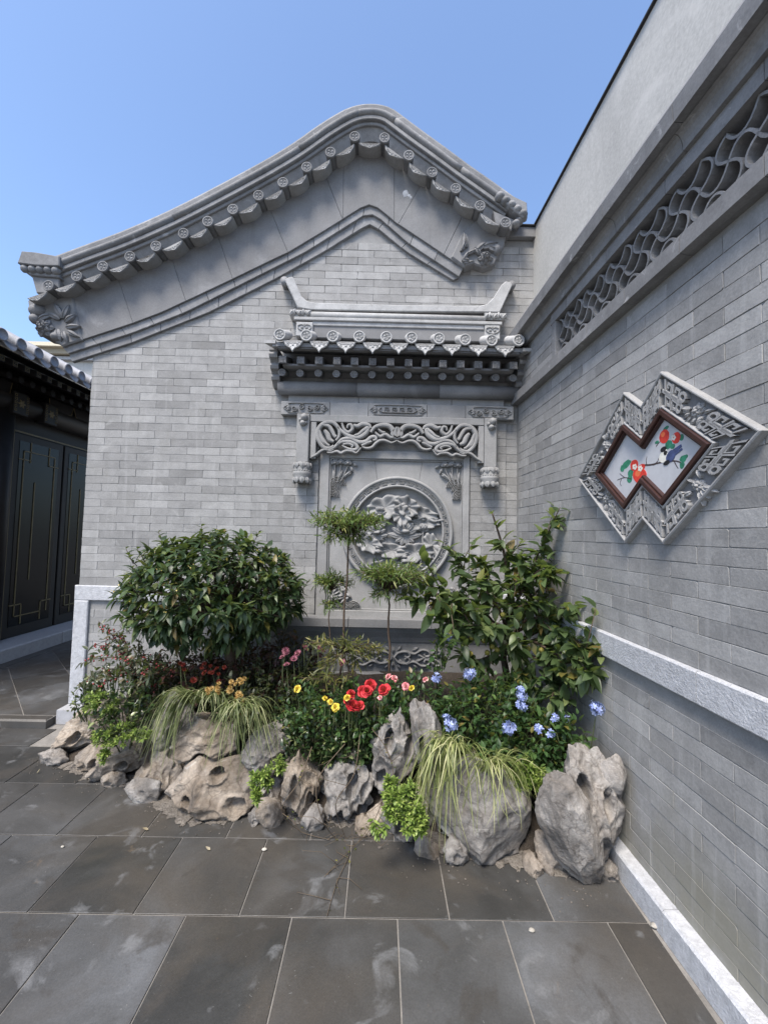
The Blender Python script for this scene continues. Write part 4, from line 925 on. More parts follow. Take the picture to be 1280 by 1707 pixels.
# ------------------------------------------------------------------ timber hall on the left
M['timber'] = stone('black_brown_timber', (.010, .0085, .008), .3, .1, 8, 60, .55, .1, .002)
M['gold'] = stone('dull_gold_line', (.15, .118, .055), .25, 0, 20, 90, .5, .1, .001)
M['tilepale'] = stone('pale_roof_tile', (.30, .305, .32), .22, .2, 16, 120, .75, .3, .003)
mg, n_, b_, o_ = newmat('dark_door_glass'); b_.inputs['Base Color'].default_value = (.005, .006, .007, 1); b_.inputs['Roughness'].default_value = .22; b_.inputs['Specular IOR Level'].default_value = .18; M['glass'] = mg
HX = -4.11
hall = empty('timber_hall', (HX, 5, .06), 'dark timber hall with gold-lined doors and pale tiled eaves', 'hall')
HF = lambda a, b, c=0: Vector((HX+c, a, b))       # a along the facade, b height, c out towards the court
def hb_(name, mat, a0, a1, b0, b1, c0, c1, bev=.004, parent=hall): mb = MB(); mb.wbox(HF, a0, a1, b0, b1, c0, c1, bev); return mb.build(name, mat, parent)
hb_('hall_body', M['timber'], 2.3, 7.2, .0, 3.3, -2.5, -.06, 0)
for y0, y1 in ((2.3, 3.72), (3.722, 5.1), (5.102, 6.8)): hb_('step_stone', M['granite_smooth'], y0, y1, .05, .198, -.2, .33, .012)
for y0 in (3.05, 3.80, 4.62, 5.37, 6.12):
    lf = hb_('door_leaf', M['timber'], y0+.012, y0+.738, .2, 2.5, -.05, .0, .006)
    hb_('door_glass', M['glass'], y0+.09, y0+.66, .32, 2.42, -.03, .004, 0, lf)
    gl = MB()
    def line(a0, b0, a1, b1, w_=.011): gl.wbox(HF, min(a0, a1)-w_/2, max(a0, a1)+w_/2, min(b0, b1)-w_/2, max(b0, b1)+w_/2, .0035, .012, 0)
    A0, A1, B0, B1 = y0+.15, y0+.60, .43, 2.31; d = .09
    for a0, b0, a1, b1 in ((A0, B0, A0, B1), (A1, B0, A1, B1-.02), (A0, B1, A1-d, B1), (A0+d, B0, A1-d, B0), (A0+d, B1-.12, A0+d, B1+.11), (A0-.06, B1-.1, A0+d, B1-.1), (A1-d, B1-.12, A1-d, B1+.1), (A1-d, B1-.12, A1+.06, B1-.12),
                           (A0+d, B0-.09, A0+d, B0+.13), (A0-.06, B0+.13, A0+d, B0+.13), (A1-d, B0-.09, A1-d, B0+.12), (A1-d, B0+.12, A1+.06, B0+.12), (A0, B0, A0+d, B0), (A1-d, B1, A1, B1), (A0+.17, B1-.35, A0+.17, B0+.4)): line(a0, b0, a1, b1)
    gl.build('gold_lattice', M['gold'], lf)
gl = MB(); gl.wbox(HF, 4.622, 6.4, 2.508, 2.524, .001, .012); gl.wbox(HF, 4.612, 4.626, .21, 2.524, .001, .012); gl.wbox(HF, 2.9, 4.44, 2.508, 2.524, .001, .012); gl.wbox(HF, 4.43, 4.444, 1.9, 2.524, .001, .012); gl.build('gold_edging', M['gold'], hall)
for y0 in (2.75, 4.46, 6.6): mb = MB(); mb.tube([Vector((HX+.02, y0, .198)), Vector((HX+.02, y0, 3.0))], .1, 16); mb.build('column', M['timber'], hall)
mb = MB(); mb.tube([HF(2.3, 2.80, .03), HF(7, 2.80, .03)], .12, 16); mb.build('lintel_beam', M['timber'], hall)
for y0 in (4.42, 4.83):
    pb = hb_('painted_block', M['timber'], y0, y0+.19, 2.66, 2.90, .04, .165, .006); mb = MB(); F = lambda a, b, c: HF(y0+.095+a, 2.78+b, .165+c)
    for s_ in (-1, 1):
        for k in range(5): mb.ribbon(F, [(s_*.075-.012, -.09+.04*k), (s_*.075+.012, -.09+.04*k), (s_*.075+.012, -.068+.04*k), (s_*.075-.012, -.068+.04*k)], .006, .004, 0, closed=True)
    for k in range(6): leaf_r(mb, F, 0, 0, k*1.047, .05, .03, .006, 0, 0, 4)
    mb.build('painted_pattern', M['gold'], pb)
# hanging apron boards with cut outlines between the columns
for y0, s_ in ((4.42, -1), (4.92, 1), (5.72, -1)):
    P = [(y0, 2.98), (y0+s_*.02, 2.86), (y0+s_*.10, 2.84), (y0+s_*.12, 2.78), (y0+s_*.2, 2.77), (y0+s_*.24, 2.84), (y0+s_*.36, 2.87), (y0+s_*.4, 2.98)]
    mb = MB(); mb.prism(HF, P, .10, .13); ab = mb.build('apron_bracket', M['timber'], hall); mb = MB(); mb.ribbon(HF, P, .008, .003, .13); mb.build('apron_edge', M['gold'], ab)
EX, EZ = -3.40, 3.148
mb = MB(); mb.add([(EX-.06, 2.3, EZ-.075), (EX-.06, 7, EZ-.075), (-5.6, 7, EZ+1.02), (-5.6, 2.3, EZ+1.02), (EX-.06, 2.3, EZ-.045), (EX-.06, 7, EZ-.045), (-5.6, 7, EZ+1.06), (-5.6, 2.3, EZ+1.06)], [(0, 3, 2, 1), (4, 5, 6, 7), (0, 1, 5, 4), (2, 3, 7, 6), (1, 2, 6, 5), (3, 0, 4, 7)])
hroof = mb.build('roof', M['tilepale'], hall)
def hall_head():
    mb = MB(); r = .056; fr_ = lambda a, b, c: Vector((c, a, b)); L = 2.1; rows = []
    for x in (0, -L): rows.append([Vector((x, r*.93*cos(2*pi*k/14), r*.93*sin(2*pi*k/14)-x*.52)) for k in range(14)])
    mb.grid(rows, True, True); mb.lathe(fr_, [(r*.93, -.012), (r, -.01), (r, .006), (r*.95, .01), (r*.78, .01), (r*.74, .002), (.0005, .002)], 18); return mb.mesh('round_tile', M['tilepale'])
def hall_drip():
    mb = MB(); w_ = .085; n = 10; T_ = [i/n*2-1 for i in range(n+1)]; top = [(w_*t, -.03*(1-t*t)) for t in T_]; bot = [(w_*t, -.03*(1-t*t)-.004-.045*(1-abs(t)**1.8)) for t in T_]
    mb.prism(lambda a, b, c: Vector((c-b*.3, a, b)), bot+top[::-1], -.012, 0, .003)
    for off in (0, -.012): mb.grid([[Vector((x, a, b+off-x*.52)) for a, b in top] for x in (-.006, -2.1)], False, True)
    return mb.mesh('drip_tile', M['tilepale'])
HH, HD = hall_head(), hall_drip()
for k in range(-7, 13):
    y = 3.838+.1965*k; inst(HH, 'round_tile', hroof, Matrix.Translation((EX, y, EZ))); inst(HD, 'drip_tile', hroof, Matrix.Translation((EX-.01, y+.098, EZ-.028)))
fm = MB(); fr_ = lambda a, b, c: Vector((c, a, b)); q = .03
fm.add([(0, -q, -q), (0, q, -q), (0, q, q), (0, -q, q), (-.6, -q, -q+.2), (-.6, q, -q+.2), (-.6, q, q+.2), (-.6, -q, q+.2)], [(0, 1, 2, 3), (4, 7, 6, 5), (0, 4, 5, 1), (1, 5, 6, 2), (2, 6, 7, 3), (3, 7, 4, 0)])
FRM = fm.mesh('flying_rafter', M['timber'])
gm = MB(); gm.ribbon(fr_, [(-.022, -.022), (.022, -.022), (.022, .022), (-.022, .022)], .005, .002, .001, closed=True); gm.ribbon(fr_, [(-.013, .013), (.013, .013), (-.013, -.013), (.013, -.013)], .005, .002, .001); GRM = gm.mesh('gold_mark', M['gold'])
rm = MB(); rm.grid([[Vector((x, .034*cos(2*pi*k/12), .034*sin(2*pi*k/12)-x*.36)) for k in range(12)] for x in (0, -.5)], True); rm.lathe(fr_, [(.034, 0), (.0005, 0.001)], 12); RRM = rm.mesh('round_rafter', M['timber'])
for k in range(-9, 18):
    y = 3.765+.1375*k; f = inst(FRM, 'flying_rafter', hroof, Matrix.Translation((-3.50, y, 2.985))); inst(GRM, 'gold_mark', f, Matrix.Translation((-3.50, y, 2.985))) if False else None
    g2 = bpy.data.objects.new('gold_mark', GRM); COL.objects.link(g2); g2.parent = hroof; g2.matrix_local = Matrix.Translation(Vector((-3.4995, y, 2.985))-org(hroof))
    inst(RRM, 'round_rafter', hroof, Matrix.Translation((-3.68, y+.01, 2.93)))
mb = MB(); mb.add([(-3.47, 2.3, 3.06), (-3.47, 7, 3.06), (-4.2, 7, 3.32), (-4.2, 2.3, 3.32), (-3.47, 2.3, 3.075), (-3.47, 7, 3.075), (-4.2, 7, 3.335), (-4.2, 2.3, 3.335)], [(0, 1, 2, 3), (4, 5, 6, 7), (0, 1, 5, 4), (2, 3, 7, 6), (1, 2, 6, 5), (3, 0, 4, 7)]); mb.build('eave_soffit', M['timber'], hroof)
# pale building far behind, seen between the hall roof and the gable
far = empty('far_building', (-6.3, 9, 0), 'pale building with cream fascia behind the hall roof', 'building')
zt_ = onY(85, 573, 9).z
def fb(name, mat, x0, x1, y0, y1, z0, z1): mb = MB(); mb.box(x0, x1, y0, y1, z0, z1); return mb.build(name, mat, far)
cream = flat('cream_paint', (.55, .50, .38), .6)
fb('wall', M['render'], -12, -2.6, 9.2, 13, 0, zt_-.30); fb('fascia', cream, -12.2, -2.4, 8.9, 13, zt_-.085, zt_); fb('soffit', flat('tan_soffit', (.30, .26, .19), .7), -12.1, -2.5, 9.0, 13, zt_-.21, zt_-.087); fb('coping', M['granite'], -12.1, -2.5, 9.1, 13, zt_-.297, zt_-.23)
# ------------------------------------------------------------------ planting bed
FRONT = [(70, 1262), (95, 1285), (150, 1303), (225, 1322), (262, 1352), (300, 1384), (420, 1372), (480, 1382), (560, 1388), (620, 1392), (690, 1420), (740, 1440), (830, 1462), (905, 1470), (985, 1484), (1040, 1462)]
fp = [onZ(u, v, 0) for u, v in FRONT]; fpp = resample([(p.x, p.y) for p in fp], 40)
def ss(t): t = max(0, min(1, t)); return t*t*(3-2*t)
def soil_z(x, y):
    best = 9
    for (ax, ay) in fpp:
        d = math.hypot(x-ax, y-ay)
        if d < best: best = d
    return .30*ss(best/.62)+.10*ss((y-2.4)/.8)
sm = MB(); rows = []
for j in range(14):
    t = j/13; row = []
    for i, (x, y) in enumerate(fpp):
        xe = -2.2+3.26*i/39; X = x+(xe-x)*t; Y = (y+.05)+(3.292-y-.05)*t
        row.append(Vector((X, Y, ((soil_z(X, Y)-.012)*ss(i/7) if j else -.02)+.02*ss(i/4)*noise.noise(Vector((X*6, Y*6, 0))))))
    rows.append(row)
sm.grid(rows); bed = sm.build('planting_soil', M['soil']); tag(bed, 'dark soil of the raised planting bed behind the rocks', kind='structure')
# cement fillet round the foot of the rocks
cf = MB(); rows = []
for k, off in enumerate((-.22, -.15, -.09, .05)):
    row = []
    for i in range(360):
        t = i/359; x, y = fpp[min(int(t*39), 38)]
        f_ = t*39-min(int(t*39), 38); x2, y2 = fpp[min(int(t*39), 38)+1]; x += (x2-x)*f_; y += (y2-y)*f_
        nx, ny = -(y2-fpp[min(int(t*39), 38)][1]), (x2-fpp[min(int(t*39), 38)][0]); l = math.hypot(nx, ny); nx, ny = nx/l, ny/l
        o = -off*(1.0+.5*noise.noise(Vector((t*22, k, 0)))) if off < .05 else (.015 if t < .45 else .055)-.035*noise.noise(Vector((t*30, 5, 0)))-.04*noise.noise(Vector((t*90, 2, 0)))-.02*noise.noise(Vector((t*260, 2, 0)))
        zz = (.02, .022, .014, .0035)[k]+.012*noise.noise(Vector((t*60, k*3, 1)))*(k < 3)
        row.append(Vector((x+nx*o, y+ny*o, max(zz, .003))))
    rows.append(row)
cf.grid(rows); fil = cf.build('cement_fillet', M['gravel']); tag(fil, 'pale cement and grit fillet round the foot of the rocks', kind='structure')

# ------------------------------------------------------------------ rocks
def rockmat(name, ca, cb, cc):
    m, n, b, o = newmat(name); p = pos(n)
    k = ramp(n, noise_n(n, 5, 7, .62, p, .8), [(.2, val(ca, .6)), (.42, ca), (.6, cb), (.8, val(cb, 1.35))])
    k = mix(n, k, cc, ramp(n, noise_n(n, 2.6, 5, .6, p, .5), [(.5, (0, 0, 0)), (.68, (.8,)*3)]))
    k = mix(n, k, ramp(n, noise_n(n, 70, 4, .7, p), [(.3, (.78,)*3), (.7, (1.2,)*3)]), 1.0, 'MULTIPLY')
    vn = N(n, 'ShaderNodeTexVoronoi'); vn.feature = 'DISTANCE_TO_EDGE'; vn.inputs['Scale'].default_value = 7; n.links.new(mix(n, p, N(n, 'ShaderNodeTexNoise').outputs['Color'], .12), vn.inputs['Vector'])
    k = mix(n, k, ramp(n, vn.outputs['Distance'], [(.0, (.45, .42, .4)), (.035, (1, 1, 1))]), .6, 'MULTIPLY')
    wh = ramp(n, noise_n(n, 9, 6, .7, p, 1.5), [(.62, (0, 0, 0)), (.70, (.55,)*3)]); k = mix(n, k, (.42, .40, .37), wh)
    dk = ramp(n, noise_n(n, 4.2, 6, .7, p, 2.0), [(.55, (0, 0, 0)), (.66, (.7,)*3)]); k = mix(n, k, (.07, .062, .055), dk)
    n.links.new(k, b.inputs['Base Color']); b.inputs['Roughness'].default_value = .88; b.inputs['Specular IOR Level'].default_value = .25
    bump(n, b, math_n(n, 'ADD', math_n(n, 'MULTIPLY', noise_n(n, 16, 6, .7, p, .8), 2.0), noise_n(n, 75, 4, .7, p)), .45, .012)
    return m
M['rock_tan'] = rockmat('tan_lake_rock', (.165, .135, .105), (.285, .245, .20), (.20, .185, .17))
M['rock_grey'] = rockmat('grey_lake_rock', (.14, .13, .12), (.275, .262, .245), (.21, .18, .15))
ico_cache = {}
def ico(s_):
    if s_ not in ico_cache:
        bm = bmesh.new(); bmesh.ops.create_icosphere(bm, subdivisions=s_, radius=1); ico_cache[s_] = ([v.co.copy() for v in bm.verts], [tuple(v.index for v in f.verts) for f in bm.faces]); bm.free()
    return ico_cache[s_]
def fbm(p, o=4):
    s_ = 0; a = 1; t = 0
    for _ in range(o): s_ += a*noise.noise(p); t += a; a *= .5; p = p*2.03+Vector((3.1, 1.7, 9.2))
    return s_/t
def rock(box, Y, depth, seed, label, mat, holes=(), lean=0, facets=7, rough=.22, sub=6, zc=None, cut=.72, ridg=.10, slim=1, rot=0):
    u0, v0, u1, v1 = box; rg = random.Random(seed); so = Vector((seed*7.3, seed*3.1, seed*1.7))
    A, B = onY(u0, (v0+v1)/2, Y), onY(u1, (v0+v1)/2, Y); Tp, Bt = onY((u0+u1)/2, v0, Y), onY((u0+u1)/2, v1, Y)
    V, F = ico(sub); pl = []
    for _ in range(facets+3):
        d = Vector((rg.uniform(-1, 1), rg.uniform(-1, .6), rg.uniform(-.8, 1))).normalized(); pl.append((d, rg.uniform(cut-.12, cut+.14)))
    out = []
    for p in V:
        q = p*(1+rough*2.1*fbm(p*1.25+so, 2))
        for d, h_ in pl:
            k = q.dot(d)-h_
            if k > 0: q = q-d*(k*.88)
        r1 = 1-abs(noise.noise(q*2.3+so*1.3)); r2 = 1-abs(noise.noise(q*4.9+so))
        r3 = 1-abs(noise.noise(q*9.5+so*.7)); q = q*(1+1.5*ridg*(r1*r1-.55)+ridg*.4*(r2*r2-.5)+.012*(r3*r3-.5)+.02*fbm(q*8+so, 3))
        for hx, hz, hr, hd in holes:                      # scoops seen from the court, in box fractions
            cx, cz = hx*2-1, 1-hz*2; dd = math.hypot((q.x-cx)/hr, (q.z-cz)/hr*.8)
            dd += .45*noise.noise(q*2.6+so)
            if q.y < .35 and dd < 1.25:
                f_ = ss((1.0-dd)/.42) if dd < 1 else 0
                q = q+Vector((0, 1, 0))*hd*f_
                if .95 < dd < 1.25: q = q+Vector((0, -.05, 0))
        q = Vector((q.x*slim+lean*q.z, q.y, q.z)); q = Vector((q.x*cos(rot)-q.z*sin(rot), q.y, q.x*sin(rot)+q.z*cos(rot))); out.append(q)
    lo = [min(q[i] for q in out) for i in range(3)]; hi = [max(q[i] for q in out) for i in range(3)]
    W, Hh = (B-A).x, Tp.z-Bt.z; c = onY((u0+u1)/2, (v0+v1)/2, Y); mb = MB()
    base = Vector((c.x, Y+depth*.3, c.z-Hh/2))
    VV = []
    for q in out:
        f = [(q[i]-lo[i])/(hi[i]-lo[i]) for i in range(3)]
        VV.append(Vector((c.x+(f[0]-.5)*W, Y-depth*.18+f[1]*depth, c.z-Hh/2-.015+f[2]*(Hh+.015))))
    mb.add(VV, F, True); o = mb.build('garden_rock', mat, None, base); tag(o, label, 'rock', 'rocks edging the planted bed'); return o
RT, RG = M['rock_tan'], M['rock_grey']
def yf(u, v): return onZ(u, v, 0).y
rock((74, 1190, 172, 1272), yf(90, 1276)+.10, .38, 3, 'low tan rock sloping down by the granite plinth', RT, ((.5, .5, .22, .5), (.75, .3, .2, .5)), .5, 6)
rock((112, 1236, 205, 1300), yf(140, 1303)+.10, .26, 8, 'small smooth tan rock lying in the cement beside the plinth end', RT, ((.6, .35, .25, .3),), .4, 6)
rock((126, 1232, 245, 1312), yf(180, 1314)+.06, .34, 12, 'tan rock with dark hollow under the spreading sedum', RT, ((.3, .62, .18, .5), (.7, .55, .16, .4)), .2, 7)
rock((238, 1156, 318, 1272), 2.42, .28, 15, 'upright smooth grey rock behind the leaning grass', RG, ((.62, .55, .2, .3),), .25, 7, .2)
rock((215, 1232, 300, 1345), yf(250, 1345)+.10, .32, 21, 'rough whitish rock crusted with cement between two tan rocks', RT, ((.3, .3, .2, .4), (.6, .75, .2, .3)), 0, 9, .3)
rock((282, 1204, 392, 1290), 2.30, .36, 27, 'arched tan rock with deep hollow framed by grass', RT, ((.55, .78, .36, .9), (.2, .2, .14, .2)), .1, 5, .18)
rock((254, 1276, 424, 1387), yf(300, 1386)+.10, .46, 31, 'broad tan rock with pointed foot and dark hollows on the paving', RT, ((.33, .52, .13, .45), (.62, .2, .14, .4), (.78, .6, .2, .25)), -.1, 8, .24, cut=.78)
rock((398, 1218, 486, 1302), 2.28, .34, 36, 'plain rounded grey rock behind the trailing sedum', RG, (), .1, 8, .14)
rock((400, 1296, 480, 1384), yf(440, 1380)+.14, .3, 38, 'dark low rock below the trailing sedum', RG, ((.5, .5, .3, .3),), 0, 7, .2)
rock((462, 1256, 536, 1388), yf(500, 1388)+.08, .34, 41, 'brown upright rock with overhanging pale cap', RT, ((.4, .42, .3, .35), (.75, .6, .2, .4), (.45, .85, .22, .3)), 0, 8, .26, ridg=.16)
rock((522, 1268, 628, 1388), yf(575, 1390)+.08, .38, 47, 'jagged grey rock with shadowed ledge behind the dry vines', RG, ((.6, .38, .24, .6), (.4, .85, .3, .4), (.8, .7, .16, .4)), .05, 9, .3, ridg=.2)
rock((615, 1186, 702, 1345), 2.14, .26, 52, 'tall pierced grey rock with round eye hole', RG, ((.3, .24, .2, .8), (.72, .35, .24, .35), (.22, .74, .22, .6), (.7, .8, .25, .5)), .15, 7, .22, ridg=.16)
rock((682, 1176, 750, 1352), 2.06, .24, 58, 'tall narrow grey rock with several deep pits', RG, ((.3, .38, .16, .7), (.62, .36, .16, .7), (.42, .58, .24, .8), (.75, .68, .14, .5)), -.25, 6, .2, ridg=.14)
rock((620, 1330, 740, 1440), yf(690, 1432)+.14, .36, 63, 'low dark rock beneath the bright sedum cushion', RG, ((.5, .4, .3, .3),), 0, 8, .2)
rock((712, 1284, 914, 1462), yf(815, 1464)+.10, .48, 66, 'largest rounded grey boulder under the striped grass', RG, ((.70, .86, .16, .5), (.86, .8, .12, .4), (.15, .72, .07, .3)), .1, 8, .15, cut=.8, ridg=.06)
rock((900, 1300, 1014, 1488), yf(975, 1488)+.0, .20, 71, 'long grey slab leaning against the corner boulder', RG, ((.8, .93, .1, .3),), 0, 10, .10, cut=.72, ridg=.07, slim=.40, rot=radians(19))
rock((940, 1254, 1054, 1448), 1.83, .24, 77, 'tall grey corner boulder with deep hollow beside the side wall', RG, ((.36, .30, .24, .9), (.68, .4, .2, .5), (.6, .8, .25, .25)), 0, 9, .22, ridg=.12)
rock((897, 1404, 955, 1474), yf(925, 1474)+.06, .16, 83, 'small pale angular stone wedged between boulder and slab', RT, ((.5, .55, .3, .3),), .1, 9, .25, 4)
rock((690, 1408, 735, 1440), yf(710, 1440)+.04, .12, 88, 'small flat brown stone at the foot of the largest boulder', RT, (), 0, 7, .2, 4)
rock((1005, 1262, 1054, 1330), 1.84, .12, 91, 'pale lump of rock on the corner boulder by the side wall', RG, (), 0, 8, .2, 4)
rock((128, 1168, 205, 1240), 2.72, .26, 97, 'rough tan rock behind the sedum tuft at the granite post', RT, ((.4, .4, .25, .4),), .1, 7, .24, 5)
rock((175, 1195, 255, 1285), 2.50, .26, 99, 'grey tan rock half hidden by the spreading sedum', RT, ((.4, .5, .25, .4),), .1, 7, .24, 5)
FILL = ('before the whitish cement-crusted rock', 'directly below the sedum trailing beside the brown rock', 'between the brown capped rock and the jagged rock', 'between the jagged rock and the largest sedum cushion', 'at the foot of the largest boulder under the sedge tips', 'between the largest boulder and the pale angular stone',
        'at the outer end of the low tan rock by the plinth', 'under the jagged rock beside the trailing vine', 'against the right end of the broad tan rock', 'before the tan rock with the dark hollow', 'between the leaning slab and the kerb')
for k, (bx_, Yo) in enumerate((((204, 1300, 266, 1346), .04), ((424, 1338, 474, 1388), .04), ((498, 1352, 540, 1394), .03), ((610, 1348, 652, 1402), .05), ((738, 1404, 786, 1450), .03), ((876, 1432, 908, 1470), .03), ((58, 1252, 112, 1284), .05), ((590, 1368, 624, 1398), .02), ((408, 1352, 440, 1382), .03), ((160, 1286, 208, 1318), .03), ((1000, 1440, 1036, 1478), .03))):
    rock(bx_, yf((bx_[0]+bx_[2])/2, bx_[3])+Yo, .12, 120+k*5, 'small filler stone '+FILL[k], RT if k % 2 else RG, ((.5, .5, .25, .2),), .1*(k % 3-1), 9, .28, 4, ridg=.14)
# loose grit along the edge
gr = MB(); rg = random.Random(9)
for i in range(260):
    t = rg.random(); k = min(int(t*39), 38); x, y = fpp[k]; x2, y2 = fpp[k+1]; f_ = rg.random(); x += (x2-x)*f_; y += (y2-y)*f_; d = abs(rg.gauss(0, .07)); s_ = rg.uniform(.0015, .004)*(1 if rg.random() < .93 else 2)
    V, F = ico(1); c = Vector((x-d*.3-.02+rg.uniform(-.03, .03), y-d+.05, s_*.5+.002)); gr.add([c+Vector((q.x*s_*rg.uniform(.8, 1.4), q.y*s_, q.z*s_*.7)) for q in V], F, False)
g_ = gr.build('grit', M['gravel']); tag(g_, 'loose grit and crumbs along the rock edge', 'grit', kind='stuff')
# ------------------------------------------------------------------ plants
def leafmat(name, c1, c2, c3=None, rough=.38, trans=.25, spec=.4, old=False):
    m, n, b, o = newmat(name); p = pos(n); r = rnd(n)
    st = [(0, val(c1, .75)), (.35, c1), (.75, c2), (.955, c3 or val(c2, 1.25))]+([(.965, (.15, .14, .035)), (1, (.12, .085, .03))] if old else [(1, c3 or val(c2, 1.25))])
    k = ramp(n, r, st); k = mix(n, k, ramp(n, noise_n(n, 30, 3, .6, p), [(.3, (.85,)*3), (.7, (1.15,)*3)]), 1.0, 'MULTIPLY')
    n.links.new(k, b.inputs['Base Color']); b.inputs['Roughness'].default_value = rough; b.inputs['Specular IOR Level'].default_value = spec
    t = N(n, 'ShaderNodeBsdfTranslucent'); n.links.new(mix(n, k, (.55, .75, .12), .35, 'MIX'), t.inputs[0]); ms = N(n, 'ShaderNodeMixShader'); ms.inputs[0].default_value = trans
    n.links.new(b.outputs[0], ms.inputs[1]); n.links.new(t.outputs[0], ms.inputs[2]); n.links.new(ms.outputs[0], o.inputs[0]); return m
def petalmat(name, c1, c2, rough=.55): return leafmat(name, c1, c2, None, rough, .2, .2)
M['osm'] = leafmat('osmanthus_leaf', (.022, .042, .018), (.048, .080, .032), (.12, .15, .06), .40, .16, .35, old=True)
M['crab'] = leafmat('crabapple_leaf', (.040, .066, .026), (.072, .108, .042), (.14, .17, .065), .42, .30, old=True)
M['nand'] = leafmat('nandina_leaf', (.07, .115, .035), (.13, .18, .055), (.22, .22, .07), .45, .3)
M['nand2'] = leafmat('nandina_olive_leaf', (.06, .07, .022), (.13, .13, .04), (.2, .17, .05), .45, .3)
M['rosel'] = leafmat('rose_leaf', (.022, .05, .018), (.05, .10, .03), (.09, .15, .045), .4, .25, old=True)
M['plum'] = leafmat('plumbago_leaf', (.028, .062, .022), (.055, .11, .035), (.10, .16, .05), .45, .28, old=True)
M['cover'] = leafmat('glossy_groundcover_leaf', (.014, .030, .012), (.035, .065, .022), (.20, .23, .10), .3, .15, .5)
M['sedum'] = leafmat('sedum_leaf', (.13, .20, .04), (.24, .33, .075), (.36, .43, .13), .4, .25)
M['grass'] = leafmat('striped_sedge', (.15, .18, .06), (.28, .30, .12), (.44, .43, .23), .45, .3)
M['grassd'] = leafmat('green_sedge', (.10, .125, .05), (.22, .24, .11), (.34, .34, .19), .45, .3)
M['mum'] = leafmat('chrysanthemum_leaf', (.022, .03, .016), (.045, .055, .025), (.07, .06, .03), .5, .2)
M['maroon'] = leafmat('maroon_leaf', (.03, .012, .014), (.06, .02, .02), (.10, .04, .03), .45, .2)
M['berryl'] = leafmat('berry_shrub_leaf', (.03, .042, .022), (.06, .075, .04), (.12, .10, .06), .4, .2)
M['stem'] = stone('brown_stem', (.075, .052, .036), .3, 0, 40, 150, .8, .4, .002)
M['stemg'] = stone('green_stem', (.06, .075, .03), .3, 0, 40, 150, .7, .3, .002)
M['dry'] = stone('dry_vine', (.10, .075, .05), .3, .2, 40, 150, .85, .4, .002)
def leafgeo(L, W, fold=.25, curl=.25, seg=4, tip=.7):
    """blade along +Y, upper side +Z, folded on the midrib and drooping"""
    V = []; F = []
    for i in range(seg+1):
        t = i/seg; w_ = W/2*sin(pi*t**tip)**.85 if 0 < t < 1 else 0
        y = L*t; z = -curl*L*t*t
        if i in (0, seg): V.append(Vector((0, y, z)))
        else: V += [Vector((-w_, y, z+fold*w_)), Vector((0, y, z)), Vector((w_, y, z+fold*w_))]
    F += [(0, 2, 1), (0, 3, 2)]
    for i in range(seg-2):
        a = 1+3*i; F += [(a, a+1, a+4, a+3), (a+1, a+2, a+5, a+4)]
    a = 1+3*(seg-2); e = len(V)-1; F += [(a, a+1, e), (a+1, a+2, e)]
    return V, F
def aim(pos_, d, roll=0.0, upv=Vector((0, 0, 1)), s_=1):
    y = Vector(d).normalized(); x = y.cross(upv); x = x.normalized() if x.length > 1e-4 else y.orthogonal().normalized(); z = x.cross(y)
    if roll: c, n_ = cos(roll), sin(roll); x, z = x*c+z*n_, z*c-x*n_
    return basis(pos_, x*s_, y*s_, z*s_)
class Leaves:
    """collects blades; the nearest ones become single leaves, the rest one joined part"""
    def __init__(s, geos): s.g = geos; s.L = []
    def add(s, m, k=None): s.L.append((m, k if k is not None else R_.randrange(len(s.g))))
    def build(s, parent, mat, single=0, name='leaf', mass='foliage', kind='stuff'):
        if single:
            s.L.sort(key=lambda q: (q[0].translation-CAM).length)
            me = []
            for V, F in s.g:
                b = MB(); b.add(V, F, True); me.append(b.mesh(name, mat, recalc=False))
            for m, k in s.L[:single]: inst(me[k], name, parent, m)
        b = MB()
        for m, k in s.L[single:]:
            V, F = s.g[k]; b.add([m @ v for v in V], F, True)
        if b.v: b.build(mass, mat, parent, recalc=False, kind=kind)
def rdir(rg, zmin=-1):
    while True:
        v = Vector((rg.uniform(-1, 1), rg.uniform(-1, 1), rg.uniform(-1, 1)))
        if .05 < v.length < 1 and v.z/v.length > zmin: return v.normalized()
def jitter(rg, a): return Vector((rg.gauss(0, a), rg.gauss(0, a), rg.gauss(0, a)))
def plant(name, loc, label, cat='plant', group=None): return empty(name, tuple(loc), label, cat, group)

